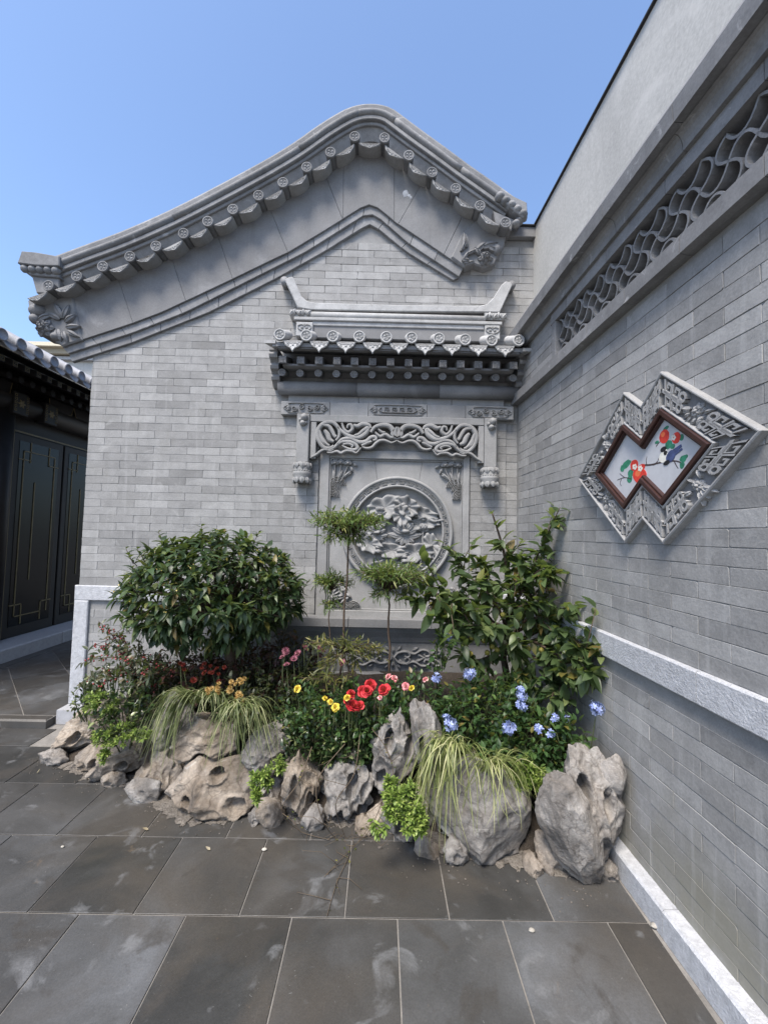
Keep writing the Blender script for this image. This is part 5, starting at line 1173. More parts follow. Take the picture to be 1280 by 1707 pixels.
# --- osmanthus shrub, a dense dome on a short trunk
rg = random.Random(21); OC = onY(357, 992, 2.74); RX, RY, RZ = .59, .45, .415
osm = plant('osmanthus_shrub', onY(390, 1170, 2.72), 'dense domed evergreen shrub with glossy leaves and tiny yellow blossom', 'shrub')
lv = Leaves([leafgeo(.080, .030, .3, .40, 5, .8), leafgeo(.092, .032, .25, .55, 5, .8), leafgeo(.06, .026, .35, .25, 5, .8), leafgeo(.088, .036, .2, .6, 5, .85)])
tw = MB(); blos = MB(); tips = []
tb = onY(390, 1175, 2.74); tm = onY(383, 1085, 2.74)
tw.tube([tb, tb.lerp(tm, .5)+Vector((.012, 0, 0)), tm, OC+Vector((.02, 0, -.12))], [.045, .038, .034, .02], 9)
for i in range(760):
    d = rdir(rg, -.85); bumpy = 1+.09*fbm(d*2.6+Vector((4, 4, 4)), 2)
    r = bumpy*(rg.uniform(.80, 1.0) if i < 590 else rg.uniform(.45, .8))
    wk = 1-.10*d.z if d.z > 0 else 1-.38*d.z*d.z
    p = OC+Vector((d.x*RX*r*wk, d.y*RY*r*wk, d.z*RZ*r if d.z > 0 else d.z*RZ*.86*r)); out_ = Vector((d.x, d.y, d.z*.8+.3)).normalized()
    k = rg.randint(5, 8); a0 = rg.uniform(0, 6.28); x = out_.orthogonal().normalized(); y = out_.cross(x)
    for j in range(k):
        a = a0+2*pi*j/k+rg.uniform(-.3, .3); tilt = rg.uniform(.5, 1.25)
        dd = out_*cos(tilt)+(x*cos(a)+y*sin(a))*sin(tilt)+Vector((0, 0, -.12)); lv.add(aim(p-out_*rg.uniform(0, .025), dd, rg.uniform(-.5, .5), s_=rg.uniform(.6, 1.05)))
    if i % 14 == 0: tw.tube([tm.lerp(OC, .5)+jitter(rg, .03), (p+OC)/2+jitter(rg, .02), p], [.012, .007, .003], 5)
    if i % 9 == 0 and i < 470:
        for _ in range(7): c = p+out_*.01+jitter(rg, .013); mm = aim(c, rdir(rg), 0, s_=1); V, F = leafgeo(.011, .009, .1, 0, 3); blos.add([mm @ v for v in V], F, True)
for i in range(26):              # young shoots break the outline
    d = rdir(rg, .05); p = OC+Vector((d.x*RX*.95, d.y*RY*.95, d.z*RZ*.97)); e = p+Vector((d.x*.05, d.y*.05, .045+.05*rg.random())); tw.tube([p, e], [.0025, .0015], 4)
    for j in range(6): lv.add(aim(p.lerp(e, .3+.7*j/5), Vector((cos(j*2.4)*.8, sin(j*2.4)*.8, .75)), rg.uniform(-.4, .4), s_=rg.uniform(.45, .75)))
lv.build(osm, M['osm'], 300); tw.build('trunk', M['stem'], osm); blos.build('blossom', petalmat('yellow_blossom', (.55, .42, .12), (.7, .6, .25)), osm, recalc=False, kind='stuff')

# --- crabapple in the corner, loose branches with broad leaves and small fruit
rg = random.Random(5); cb = onY(846, 1135, 2.74)
crab = plant('crabapple_tree', cb, 'loose small fruit tree with broad leaves and yellowish fruit in the corner', 'tree')
CH_ = [((846, 1135, 2.74), (838, 1080, 2.74), (850, 1030, 2.72), (845, 960, 2.66), (838, 915, 2.62), (820, 855, 2.58)), ((850, 1070, 2.74), (880, 1010, 2.7), (888, 950, 2.64), (905, 905, 2.6), (933, 846, 2.42)), ((842, 1060, 2.74), (800, 1010, 2.66), (775, 960, 2.6), (762, 925, 2.56)), ((842, 1060, 2.74), (790, 1020, 2.58), (740, 985, 2.5), (705, 975, 2.46)),
       ((848, 1040, 2.72), (870, 985, 2.56), (900, 950, 2.48), (925, 960, 2.44)), ((855, 1075, 2.74), (905, 1050, 2.58), (945, 1060, 2.28), (990, 1092, 2.06)), ((855, 1080, 2.74), (890, 1070, 2.5), (930, 1100, 2.32), (950, 1140, 2.2)), ((848, 1020, 2.7), (860, 960, 2.58), (870, 930, 2.5)), ((845, 1050, 2.72), (790, 1060, 2.5), (755, 1040, 2.42), (730, 1020, 2.4)),
       ((850, 1060, 2.72), (920, 1020, 2.5), (955, 1015, 2.28)), ((848, 1050, 2.7), (820, 1000, 2.5), (800, 970, 2.42)), ((852, 1070, 2.7), (865, 1100, 2.5), (885, 1150, 2.42)), ((846, 1030, 2.7), (870, 1010, 2.46), (905, 1005, 2.40)), ((846, 1060, 2.7), (830, 1040, 2.46), (815, 1050, 2.38)), ((845, 1080, 2.72), (800, 1100, 2.52), (775, 1090, 2.46)), ((846, 1090, 2.7), (850, 1070, 2.48), (860, 1080, 2.40)),
       ((850, 1040, 2.72), (895, 985, 2.72), (915, 970, 2.7)), ((845, 1050, 2.72), (815, 975, 2.7), (800, 935, 2.68)), ((845, 1070, 2.7), (780, 1040, 2.52), (720, 1000, 2.46), (695, 1000, 2.42)), ((850, 1080, 2.72), (930, 1060, 2.36), (965, 1100, 2.16), (985, 1130, 2.04)), ((850, 1090, 2.7), (900, 1100, 2.46), (925, 1140, 2.4), (935, 1165, 2.24)), ((846, 1060, 2.7), (810, 1040, 2.5), (770, 1010, 2.44), (745, 1000, 2.4)), ((850, 1050, 2.7), (890, 1030, 2.5), (920, 1035, 2.44))]
lv = Leaves([leafgeo(.11, .052, .22, .25, 5, .75), leafgeo(.095, .048, .3, .35, 5, .75), leafgeo(.125, .055, .2, .3, 5, .8)])
tw = MB()
for bi, ch in enumerate(CH_):
    P = [Vector(p) for p in spline([tuple(onY(*c)) for c in ch], 7)]; n = len(P)
    r0 = .024 if bi == 0 else .012; tw.tube(P, [r0*(1-.82*i/(n-1)) for i in range(n)], 7)
    for i in range(int(n*.28), n):
        t = i/n; 
        for _ in range(2 if t < .55 else (1 if bi in (0, 1) and t > .8 else 3)):
            T_ = (P[min(i+1, n-1)]-P[max(i-1, 0)]).normalized(); d = (rdir(rg)*.95+T_*.55+Vector((0, -.25, .12 if t > .75 else -.1))).normalized()
            s_ = rg.uniform(.65, 1.05)*(1 if t < .9 else .75); lv.add(aim(P[i]+jitter(rg, .012), d, rg.uniform(-.7, .7), s_=s_))
        if i % 3 == 0 and t < .85:                 # short side shoots fill the crown
            e = P[i]+jitter(rg, .09)+Vector((0, -.03, .03)); tw.tube([P[i], (P[i]+e)/2+jitter(rg, .01), e], [.004, .003, .0015], 5)
            for q in range(7): lv.add(aim(P[i].lerp(e, (q+1)/7), (rdir(rg)+(e-P[i]).normalized()*.6+Vector((0, -.2, 0))).normalized(), rg.uniform(-.7, .7), s_=rg.uniform(.6, .95)))
lv.build(crab, M['crab'], 300); tw.build('trunk', M['stem'], crab)
fm_ = petalmat('yellow_green_fruit', (.16, .15, .035), (.24, .20, .05), .4); fr2 = MB()
def fruitmesh(r):
    b = MB(); b.lathe(lambda a, b_, c: Vector((a, b_, c)), [(.001, -r*.9), (r*.5, -r*.86), (r*.9, -r*.45), (r, 0), (r*.85, r*.55), (r*.45, r*.88), (.12*r, r*.8), (.001, r*.7)], 12); return b.mesh('fruit', fm_)
FMs = fruitmesh(.0155)
for u, v, Y in ((786, 1063, 2.44), (795, 1056, 2.44), (806, 1068, 2.44), (820, 1078, 2.42), (812, 1088, 2.42), (828, 1083, 2.42), (880, 1082, 2.38), (902, 1084, 2.38), (845, 978, 2.5), (878, 955, 2.5), (875, 1138, 2.4), (866, 1137, 2.4), (838, 1025, 2.44), (784, 1090, 2.44), (930, 1075, 2.4)):
    inst(FMs, 'fruit', crab, Matrix.Translation(onY(u, v, Y)) @ Euler((rg.uniform(0, 3), rg.uniform(0, 3), 0)).to_matrix().to_4x4())

# --- nandinas: thin canes with flat tops of fine leaflets
def nandina(base, top, crowns, label, mat, seed, cane=.008, low=()):
    rg = random.Random(seed); b, t = onY(*base), onY(*top); o = plant('nandina', b, label, 'shrub', 'heavenly bamboo canes before the carved screen')
    tw = MB(); n = 7; P = [b.lerp(t, i/n)+Vector((.006*sin(i*2.1+seed), 0, 0)) for i in range(n+1)]; tw.tube(P, [cane*(1-.35*i/n) for i in range(n+1)], 7)
    lv = Leaves([leafgeo(.05, .009, .2, .2, 3, .8), leafgeo(.06, .010, .2, .35, 3, .8), leafgeo(.04, .008, .2, .1, 3, .8)])
    for (u, v, Y, rx, rz, cnt, root) in crowns:
        c = onY(u, v, Y); ro = P[-1] if root is None else P[int(root*n)]
        for i in range(cnt):
            a = rg.uniform(0, 6.28); rr = sqrt(rg.random()); e = c+Vector((cos(a)*rx*rr, sin(a)*rx*.6*rr, rg.gauss(.15, .5)*rz*(1.15-rr*.75)+.25*rz*(1-rr*rr)))
            m_ = ro.lerp(e, .55)+Vector((0, 0, .02)); tw.tube([ro, m_, e], [.003, .002, .001], 4)
            for j in range(12):
                q = ro.lerp(m_, .0) if False else m_.lerp(e, j/11); d = ((e-ro).normalized()*.6+rdir(rg)*.8+Vector((0, -.1, -.05))).normalized(); lv.add(aim(q+jitter(rg, .012), d, rg.uniform(-.8, .8), s_=rg.uniform(.6, 1.1)))
    lv.build(o, mat); tw.build('cane', M['stem'], o); return o
nandina((566, 1165, 2.62), (582, 890, 2.58), [(582, 872, 2.56, .26, .075, 130, None), (572, 900, 2.56, .15, .05, 26, None)], 'tallest thin-caned nandina with flat pale green top before the medallion', M['nand'], 3)
nandina((650, 1150, 2.52), (647, 985, 2.50), [(656, 958, 2.48, .25, .075, 135, None), (650, 995, 2.48, .15, .03, 14, None)], 'shorter dark-caned nandina with rounded green top before the medallion', M['nand'], 8)
nandina((548, 1150, 2.70), (550, 985, 2.70), [(556, 972, 2.68, .14, .06, 44, None), (545, 1010, 2.68, .10, .05, 10, .9)], 'slender low nandina with sparse pale leaves beside the shrub', M['nand'], 13, .005)
nandina((590, 1170, 2.50), (575, 1085, 2.50), [(548, 1075, 2.46, .16, .06, 16, None), (605, 1085, 2.44, .15, .07, 16, None), (570, 1110, 2.42, .15, .06, 16, None), (545, 1130, 2.42, .16, .05, 12, .4), (630, 1100, 2.44, .08, .06, 6, None)], 'low bushy olive-leaved nandina under the tall canes', M['nand2'], 17, .006)

# --- general leafy mass with stems
def mass(name, label, blobs, mat, geos, per, seed, stem=True, cat='plant', updir=.3, root=None, group=None, spread=1.0):
    """blobs: (u, v, Y, rx_px, rz_px, ry_m, count of shoots)"""
    rg = random.Random(seed); u, v, Y, *_ = blobs[0]; c0 = onY(u, v, Y); zg = soil_z(c0.x, Y)
    o = plant(name, (c0.x, Y, zg), label, cat, group); lv = Leaves(geos); tw = MB()
    for (u, v, Y, rx, rz, ry, cnt) in blobs:
        c = onY(u, v, Y); rx, rz = rx/FPX*Y, rz/FPX*Y
        for i in range(cnt):
            d = rdir(rg, -.6); rr = rg.uniform(.5, 1)**.6; e = c+Vector((d.x*rx*rr, d.y*ry*rr, d.z*rz*rr))
            b = Vector((c.x+d.x*rx*.35, c.y+d.y*ry*.3+.04, max(min(soil_z(c.x, c.y), e.z-.02), e.z-.2))); T_ = (e-b).normalized()
            if stem and i % 2 == 0: tw.tube([b, b.lerp(e, .55)+jitter(rg, .012), e], [.0035, .0026, .0012], 4)
            for j in range(per):
                q = b.lerp(e, 1-.45*j/per*spread)+jitter(rg, .012); dd = (rdir(rg)+T_*.5+d*.35+Vector((0, -.15, updir))).normalized(); lv.add(aim(q, dd, rg.uniform(-.6, .6), s_=rg.uniform(.65, 1.15)))
    lv.build(o, mat)
    if stem: tw.build('stems', M['stemg'], o, kind='stuff')
    return o
oval = lambda s_: [leafgeo(.040*s_, .020*s_, .22, .2, 4, .8), leafgeo(.032*s_, .018*s_, .3, .3, 4, .8), leafgeo(.046*s_, .022*s_, .2, .35, 4, .8)]
# flowers
def cup(rg, r, layers, petals, open_=1.0):
    """a double flower: outer petals open, inner ones upright and overlapping round a tight heart"""
    mb = MB()
    for l in range(layers):
        f_ = l/max(1, layers-1); tilt0 = (1.42-1.30*f_**.8)*open_; cnt = max(3, petals-l//2)
        for i in range(cnt):
            a = 2*pi*i/cnt+l*.9+rg.uniform(-.25, .25); tilt = tilt0+rg.uniform(-.12, .12); L = r*(1-.42*f_)*rg.uniform(.85, 1.1)
            d = Vector((cos(a)*sin(tilt), sin(a)*sin(tilt), cos(tilt))); x = Vector((-sin(a), cos(a), 0)); n_ = x.cross(d); c0 = Vector((cos(a), sin(a), 0))*r*.05*(1-f_)
            rows = []
            for j in range(5):
                t = j/4; w_ = r*.60*(1-.35*f_)*sin(pi*(.2+.62*t)); cu = (.30*(1-f_)-.28*f_)*L*t*t; p = c0+d*L*t-n_*cu*(-1)
                rows.append([p+x*w_*u+n_*(-w_*.45*abs(u)**2*(.5+f_)+rg.uniform(-1, 1)*r*.035*(t > .6)) for u in (-1, -.6, 0, .6, 1)])
            mb.grid(rows)
    for k in range(4):
        V, F = leafgeo(r*.42, r*.34, .6, -.4, 4); m = aim(Vector((0, 0, r*.08)), Vector((cos(k*1.57)*.25, sin(k*1.57)*.25, 1)), k); mb.add([m @ v for v in V], F, True)
    return mb
fr_ = random.Random(77)
P_red, P_yel, P_pink, P_blue, P_org, P_mag, P_drk = petalmat('red_petal', (.40, .015, .028), (.55, .05, .06)), petalmat('yellow_petal', (.60, .44, .04), (.72, .58, .12)), petalmat('pink_petal', (.70, .22, .26), (.80, .45, .45)), petalmat('blue_petal', (.20, .25, .52), (.36, .42, .66)), petalmat('amber_petal', (.34, .20, .06), (.46, .32, .13)), petalmat('shaded_pink_petal', (.22, .06, .10), (.34, .14, .18)), petalmat('dark_red_petal', (.11, .012, .012), (.19, .028, .022))  # pink mum petals darkened so their colour carries the shrub's shade
RED = cup(fr_, .030, 6, 6).mesh('flower', P_red, recalc=False); YEL = cup(fr_, .022, 6, 6).mesh('flower', P_yel, recalc=False); PNK = cup(fr_, .022, 6, 6).mesh('flower', P_pink, recalc=False)
BUD = cup(fr_, .016, 3, 4, .45).mesh('bud', P_pink, recalc=False)
def bloom(me, u, v, Y, parent, s_=1, name='flower', tilt=None):
    d = tilt or Vector((fr_.uniform(-.8, .8), -.6+fr_.uniform(-.4, .5), .75)); p = onY(u, v, Y); q = d.normalized().to_track_quat('Z', 'Y').to_matrix().to_4x4()
    return inst(me, name, parent, Matrix.Translation(p) @ q @ Matrix.Rotation(fr_.uniform(0, 6), 4, 'Z') @ Matrix.Scale(s_*fr_.uniform(.8, 1.15), 4))
def stalks(parent, L, mat=None):
    mb = MB()
    for u, v, Y in L: p = onY(u, v, Y); b = Vector((p.x+fr_.uniform(-.03, .03), p.y+.1, max(soil_z(p.x, p.y+.1)-.02, .02))); mb.tube([b, b.lerp(p, .6)+Vector((fr_.uniform(-.02, .02), .02, .02)), p+Vector((0, .004, -.004))], [.004, .003, .002], 5)
    mb.build('flower_stalks', mat or M['stemg'], parent, kind='stuff')
rose = mass('red_rose_bush', 'rose bush with large bright red flowers in the middle of the bed', [(600, 1195, 2.32, 70, 45, .14, 60), (560, 1165, 2.40, 55, 40, .12, 34), (640, 1170, 2.40, 50, 40, .12, 34)], M['rosel'], oval(1.0), 8, 31, cat='rose bush')
L = [(585, 1157, 2.24, 1.0), (604, 1152, 2.24, .95), (617, 1143, 2.26, 1.05), (612, 1152, 2.22, 1.0), (640, 1150, 2.25, .95), (588, 1176, 2.2, 1.0), (599, 1177, 2.2, .85), (578, 1170, 2.21, .6)]
for u, v, Y, s_ in L: bloom(RED, u, v, Y, rose, s_)
stalks(rose, [l[:3] for l in L])
yrose = mass('yellow_rose_bush', 'small rose bush with yellow flowers beside the red roses', [(520, 1190, 2.34, 55, 40, .13, 44), (500, 1165, 2.42, 40, 35, .12, 22)], M['rosel'], oval(.9), 8, 32, cat='rose bush')
L = [(542, 1165, 2.24, .7), (551, 1170, 2.22, .7), (559, 1179, 2.2, 1.0), (579, 1163, 2.18, .7), (496, 1149, 2.3, .85)]
for u, v, Y, s_ in L: bloom(YEL, u, v, Y, yrose, s_)
stalks(yrose, [l[:3] for l in L])
prose = mass('pink_rose_bush', 'rose bush with small pink flowers behind the tall rocks', [(690, 1165, 2.34, 60, 45, .13, 60), (720, 1195, 2.26, 40, 35, .1, 34), (665, 1190, 2.26, 35, 30, .1, 26)], M['rosel'], oval(.95), 8, 33, cat='rose bush')
L = [(647, 1128, 2.3, .9), (657, 1131, 2.3, .85), (676, 1144, 2.24, 1.0), (709, 1133, 2.28, .8), (708, 1178, 2.16, .8), (633, 1163, 2.2, .5)]
for u, v, Y, s_ in L: bloom(PNK, u, v, Y, prose, s_)
stalks(prose, [l[:3] for l in L])
bloom(YEL, 686, 1147, 2.23, prose, .6)
# plumbago with pale blue heads
plum = mass('plumbago', 'leafy plumbago with pale blue flower heads beside the side wall', [(800, 1185, 2.30, 85, 62, .2, 120), (895, 1235, 2.18, 72, 50, .15, 95), (770, 1235, 2.22, 60, 55, .16, 75), (860, 1160, 2.42, 80, 45, .14, 60), (950, 1235, 2.1, 40, 40, .1, 34), (850, 1260, 2.12, 60, 35, .1, 50), (738, 1090, 2.36, 18, 50, .05, 16)], M['plum'], oval(1.05), 8, 41, cat='shrub')
def bluehead(R0, cnt, seed):
    rg = random.Random(seed); mb = MB()
    for i in range(cnt):
        d = rdir(rg, -.3); p = d*R0*rg.uniform(.55, 1); x = d.orthogonal().normalized(); y = d.cross(x); a0 = rg.uniform(0, 6)
        for k in range(5):
            a = a0+k*1.2566; e = (x*cos(a)+y*sin(a)); s2 = d.cross(e); r = .0125
            mb.add([p, p+e*r*.55+s2*r*.34, p+e*r*1.15+s2*r*.22+d*.001, p+e*r*1.15-s2*r*.22+d*.001, p+e*r*.55-s2*r*.34], [(0, 1, 2, 3, 4)])
        mb.tube([Vector((0, 0, -R0*.8)), p], [.0015, .001], 4)
    return mb.mesh('flower_head', P_blue, recalc=False)
BH = [bluehead(.043, 20, 1), bluehead(.034, 13, 2), bluehead(.026, 8, 3)]
for u, v, Y, k in ((783, 1124, 2.28, 0), (727, 1131, 2.3, 1), (868, 1160, 2.2, 1), (868, 1176, 2.18, 1), (867, 1152, 2.22, 2), (752, 1208, 2.05, 0), (744, 1200, 2.06, 2), (849, 1214, 2.05, 0), (995, 1181, 2.0, 0), (947, 1202, 2.14, 2), (923, 1198, 2.15, 2), (898, 1217, 2.1, 2), (915, 1224, 2.08, 2), (747, 1064, 2.34, 2)):
    inst(BH[k], 'flower_head', plum, Matrix.Translation(onY(u, v, Y)) @ Euler((fr_.uniform(-.5, .5), fr_.uniform(-.5, .5), fr_.uniform(0, 6))).to_matrix().to_4x4())
stalks(plum, [(783, 1124, 2.28), (849, 1214, 2.07), (995, 1181, 2.01), (752, 1210, 2.07), (868, 1176, 2.2), (947, 1202, 2.16)])
# mums and dark plants under the shrub
mumd = mass('shaded_pink_chrysanthemum', 'shaded chrysanthemum with pink flowers darkened for shade under the domed shrub', [(490, 1125, 2.75, 60, 45, .14, 50), (440, 1150, 2.6, 60, 50, .16, 50)], M['mum'], oval(.95), 7, 51, cat='flower')
def daisy(r, petals, mat, cen=True):
    mb = MB()
    for l, rr in ((0, 1), (1, .72), (2, .45)):
        for i in range(petals-3*l): V, F = leafgeo(r*rr, r*.26, .3, -.15-.2*l, 3); m = aim(Vector((0, 0, .002*l)), Vector((cos(2*pi*(i+.5*l)/(petals-3*l)), sin(2*pi*(i+.5*l)/(petals-3*l)), .15+.35*l)), 0); mb.add([m @ v for v in V], F, True)
    return mb.mesh('flower', mat, recalc=False)
DM_, DO, DR = daisy(.027, 14, P_mag), daisy(.019, 13, P_org), daisy(.022, 12, P_drk)
L = [(490, 1099, 2.5), (507, 1080, 2.6), (476, 1086, 2.55), (530, 1079, 2.6), (538, 1085, 2.55), (471, 1096, 2.5), (478, 1109, 2.45), (497, 1090, 2.6), (572, 1105, 2.4)]
for l in L: bloom(DM_, *l, mumd)
stalks(mumd, L)
mumo = mass('amber_chrysanthemum', 'chrysanthemum with clusters of small amber flowers above the grass', [(395, 1165, 2.42, 45, 40, .12, 40)], M['mum'], oval(.8), 7, 52, cat='flower')
L = [(372+fr_.uniform(-14, 16), 1146+fr_.uniform(-9, 9), 2.3) for _ in range(9)]+[(398+fr_.uniform(-9, 13), 1136+fr_.uniform(-8, 7), 2.3) for _ in range(8)]+[(402+fr_.uniform(-10, 8), 1163+fr_.uniform(-7, 7), 2.28) for _ in range(6)]+[(404+fr_.uniform(-11, 9), 1186+fr_.uniform(-6, 6), 2.24) for _ in range(6)]+[(350+fr_.uniform(-6, 6), 1152+fr_.uniform(-6, 6), 2.3) for _ in range(3)]
for l in L: bloom(DO, *l, mumo, fr_.uniform(.75, 1.0))
stalks(mumo, L[::3])
mumr = mass('dark_red_chrysanthemum', 'dark red flowering chrysanthemum behind the amber one, with added dark foliage for shade', [(330, 1135, 2.62, 75, 42, .16, 70), (425, 1130, 2.7, 60, 50, .14, 60), (310, 1112, 2.92, 60, 40, .14, 60), (400, 1100, 2.96, 70, 48, .14, 80), (485, 1095, 3.0, 55, 45, .12, 60)], M['maroon'], oval(1.0), 7, 53, cat='flower')  # rear maroon masses added to darken the wall under the domed shrub
L = [(330+fr_.uniform(-42, 45), 1118+fr_.uniform(-14, 18), 2.48) for _ in range(14)]
for l in L: bloom(DR, *l, mumr, fr_.uniform(.7, 1.0))
stalks(mumr, L[::4])
# berry shrub at the wall end
rg = random.Random(61); bb = onY(255, 1160, 2.66); berry = plant('berry_shrub', bb, 'sprawling thin-branched shrub with dusky leaves and red berries by the granite post', 'shrub')
lv = Leaves([leafgeo(.045, .018, .25, .25, 4, .8), leafgeo(.055, .020, .2, .3, 4, .8), leafgeo(.036, .016, .3, .2, 4, .8)]); tw = MB(); bs = MB()
for u1, v1, Y1 in ((175, 1045, 2.62), (160, 1075, 2.6), (150, 1100, 2.55), (195, 1085, 2.5), (140, 1135, 2.55), (235, 1095, 2.5), (265, 1110, 2.5), (180, 1120, 2.45), (215, 1125, 2.42), (250, 1135, 2.45), (165, 1140, 2.45), (200, 1060, 2.66), (230, 1075, 2.62), (290, 1120, 2.55), (240, 1120, 2.38), (205, 1100, 2.4), (270, 1090, 2.6)):
    e = onY(u1, v1, Y1); m_ = bb.lerp(e, .5)+Vector((0, 0, .06))+jitter(rg, .03); P = [Vector(p) for p in spline([tuple(bb+jitter(rg, .03)), tuple(m_), tuple(e)], 8)]; n = len(P); tw.tube(P, [.006*(1-.75*i/n) for i in range(n)], 5)
    for i in range(4, n):
        for _ in range(3): lv.add(aim(P[i]+jitter(rg, .022), (rdir(rg)+Vector((-.2, -.2, -.1))).normalized(), rg.uniform(-.6, .6), s_=rg.uniform(.6, 1.1)))
        if i % 4 == 0:
            e2 = P[i]+jitter(rg, .06); tw.tube([P[i], e2], [.002, .001], 4)
            for _ in range(4): lv.add(aim(P[i].lerp(e2, rg.random()), rdir(rg), rg.uniform(-.6, .6), s_=rg.uniform(.6, 1.0)))
        if rg.random() < .38:
            for _ in range(3): dome = P[i]+jitter(rg, .014); V, F = ico(1); bs.add([dome+v*.006 for v in V], F, True)
lv.build(berry, M['berryl']); tw.build('branches', M['stem'], berry); bs.build('berries', petalmat('dusky_red_berry', (.22, .03, .04), (.32, .08, .08), .35), berry, kind='stuff')
# glossy ground covers
cov = lambda s_: [leafgeo(.034*s_, .018*s_, .2, .25, 4, .8), leafgeo(.028*s_, .015*s_, .25, .2, 4, .8), leafgeo(.04*s_, .017*s_, .2, .3, 4, .8)]
mass('glossy_groundcover', 'dark glossy ground cover below the yellow roses', [(525, 1228, 2.30, 55, 34, .10, 90), (580, 1236, 2.28, 46, 36, .09, 76), (478, 1212, 2.38, 30, 30, .10, 26), (606, 1222, 2.3, 28, 40, .08, 30)], M['cover'], cov(1), 8, 71, cat='ground cover', group='ground cover patches')
mass('glossy_groundcover', 'dark small-leaved ground cover below the berry shrub', [(205, 1185, 2.44, 48, 32, .14, 60), (270, 1160, 2.55, 45, 30, .12, 40), (150, 1160, 2.75, 24, 26, .12, 34), (180, 1135, 2.8, 40, 24, .1, 34)], M['cover'], cov(1), 8, 72, cat='ground cover', group='ground cover patches')
mass('glossy_groundcover', 'deeply shaded ground cover between the domed shrub and the grass', [(450, 1190, 2.5, 60, 45, .16, 70), (330, 1170, 2.6, 70, 35, .14, 50)], M['mum'], cov(1), 7, 73, cat='ground cover', group='ground cover patches')
# sedum cushions
def sedum(label, blobs, seed, big=1.0, trail=()):
    rg = random.Random(seed); u, v, Y, *_ = blobs[0]; c0 = onY(u, v, Y); o = plant('sedum', c0-Vector((0, 0, .05)), label, 'succulent', 'sedum cushions on the rocks')
    lv = Leaves([leafgeo(.024*big, .0105*big, .15, -.1, 4, .9), leafgeo(.030*big, .012*big, .15, .1, 4, .95)]); tw = MB()
    shoots = []
    for (u, v, Y, rx, rz, ry, cnt) in blobs:
        c = onY(u, v, Y); rx, rz = rx/FPX*Y, rz/FPX*Y
        for i in range(cnt):
            d = rdir(rg, -.7); d.y = -abs(d.y) if rg.random() < .75 else d.y; rr = rg.uniform(.55, 1); e = c+Vector((d.x*rx*rr, d.y*ry*rr, d.z*rz*rr)); shoots.append((c.lerp(e, .3), e, Vector((d.x*.7, d.y-.25, .55+d.z*.3)).normalized()))
    for u0, v0, u1, v1, Y in trail: shoots.append((onY(u0, v0, Y), onY(u1, v1, Y), Vector((.0, -.4, -.9))))
    for b, e, d in shoots:
        tw.tube([b, b.lerp(e, .6), e], [.0025, .002, .0015], 4); x = d.orthogonal().normalized(); y = d.cross(x)
        for j in range(20):
            a = j*2.4; f_ = j/20; q = e-d*.035*(1-f_)*big; tilt = 1.45-1.1*f_; lv.add(aim(q, d*cos(tilt)+(x*cos(a)+y*sin(a))*sin(tilt), 0, s_=(1.1-.55*f_)*rg.uniform(.85, 1.1)))
    lv.build(o, M['sedum']); tw.build('stems', M['stemg'], o, kind='stuff')
sedum('yellow-green sedum tuft by the granite post', [(172, 1168, 2.42, 30, 24, .1, 26)], 81)
sedum('yellow-green sedum spilling over the tan rock near the plinth', [(205, 1222, 2.36, 52, 20, .1, 44), (178, 1256, 2.34, 12, 14, .05, 8)], 82)
sedum('yellow-green sedum trailing between the broad tan rock and the brown rock', [(436, 1296, 2.02, 22, 22, .06, 22), (428, 1325, 1.98, 14, 16, .05, 10), (462, 1272, 2.06, 16, 16, .05, 10)], 83, .95)
sedum('largest yellow-green sedum cushion hanging at the foot of the tall rocks', [(672, 1335, 1.86, 36, 32, .08, 44), (690, 1365, 1.82, 24, 26, .06, 22), (650, 1310, 1.9, 16, 22, .05, 12)], 84, 1.2, [(645, 1365, 628, 1396, 1.8), (640, 1350, 622, 1385, 1.8), (660, 1370, 640, 1392, 1.8)])
sedum('yellow-green sedum behind the largest boulder', [(880, 1290, 2.02, 38, 28, .09, 44), (870, 1272, 2.06, 26, 16, .08, 14), (905, 1305, 1.98, 18, 16, .06, 12)], 85, 1.05)
sedum('small sedum sprig beside the corner boulder', [(935, 1302, 2.0, 14, 8, .05, 9)], 86, 1.0)
# striped sedges
def sedge(u, v, Y, label, mat, seed, n, reach, spreadx, down, back=.3):
    rg = random.Random(seed); r0 = onY(u, v, Y); o = plant('striped_sedge', r0, label, 'grass', 'tufts of striped sedge'); mb = MB()
    for i in range(n):
        a = rg.gauss(*spreadx); fy = rg.uniform(-1, back); L = reach*rg.uniform(.45, 1.25); dn = down*rg.uniform(.05, 1.15); wx = rg.gauss(0, .03)
        b = r0+Vector((rg.gauss(0, .035), rg.gauss(0, .02), 0)); d = Vector((a, fy*.7, 0)); d = d/max(d.length, .3)
        p1 = b+d*L*.28+Vector((0, 0, L*.38)); p2 = b+d*L*.65+Vector((0, 0, L*.30-dn*.2)); p3 = b+d*L*.90+Vector((wx*.5, 0, -dn*.5)); p4 = b+d*L*1.05+Vector((wx*1.3, 0, -dn))
        P = [Vector(p) for p in spline([tuple(q) for q in (b, p1, p2, p3, p4)], 4)]; w_ = rg.uniform(.0018, .0034); rows = []; m = len(P)
        for k in range(m):
            T_ = (P[min(k+1, m-1)]-P[max(k-1, 0)]).normalized(); sd_ = T_.cross(Vector((0, 0, 1)) if abs(T_.z) < .9 else Vector((0, 1, 0))).normalized(); ww = w_*(1-(k/(m-1))**2*.92); rows.append([P[k]-sd_*ww+Vector((0, 0, .25*ww)), P[k], P[k]+sd_*ww+Vector((0, 0, .25*ww))])
        mb.grid(rows)
    mb.build('blades', mat, o, recalc=False, kind='stuff')
sedge(318, 1172, 2.30, 'striped sedge draping left beside the upright smooth rock', M['grassd'], 91, 120, .17, (-.75, .3), .27)
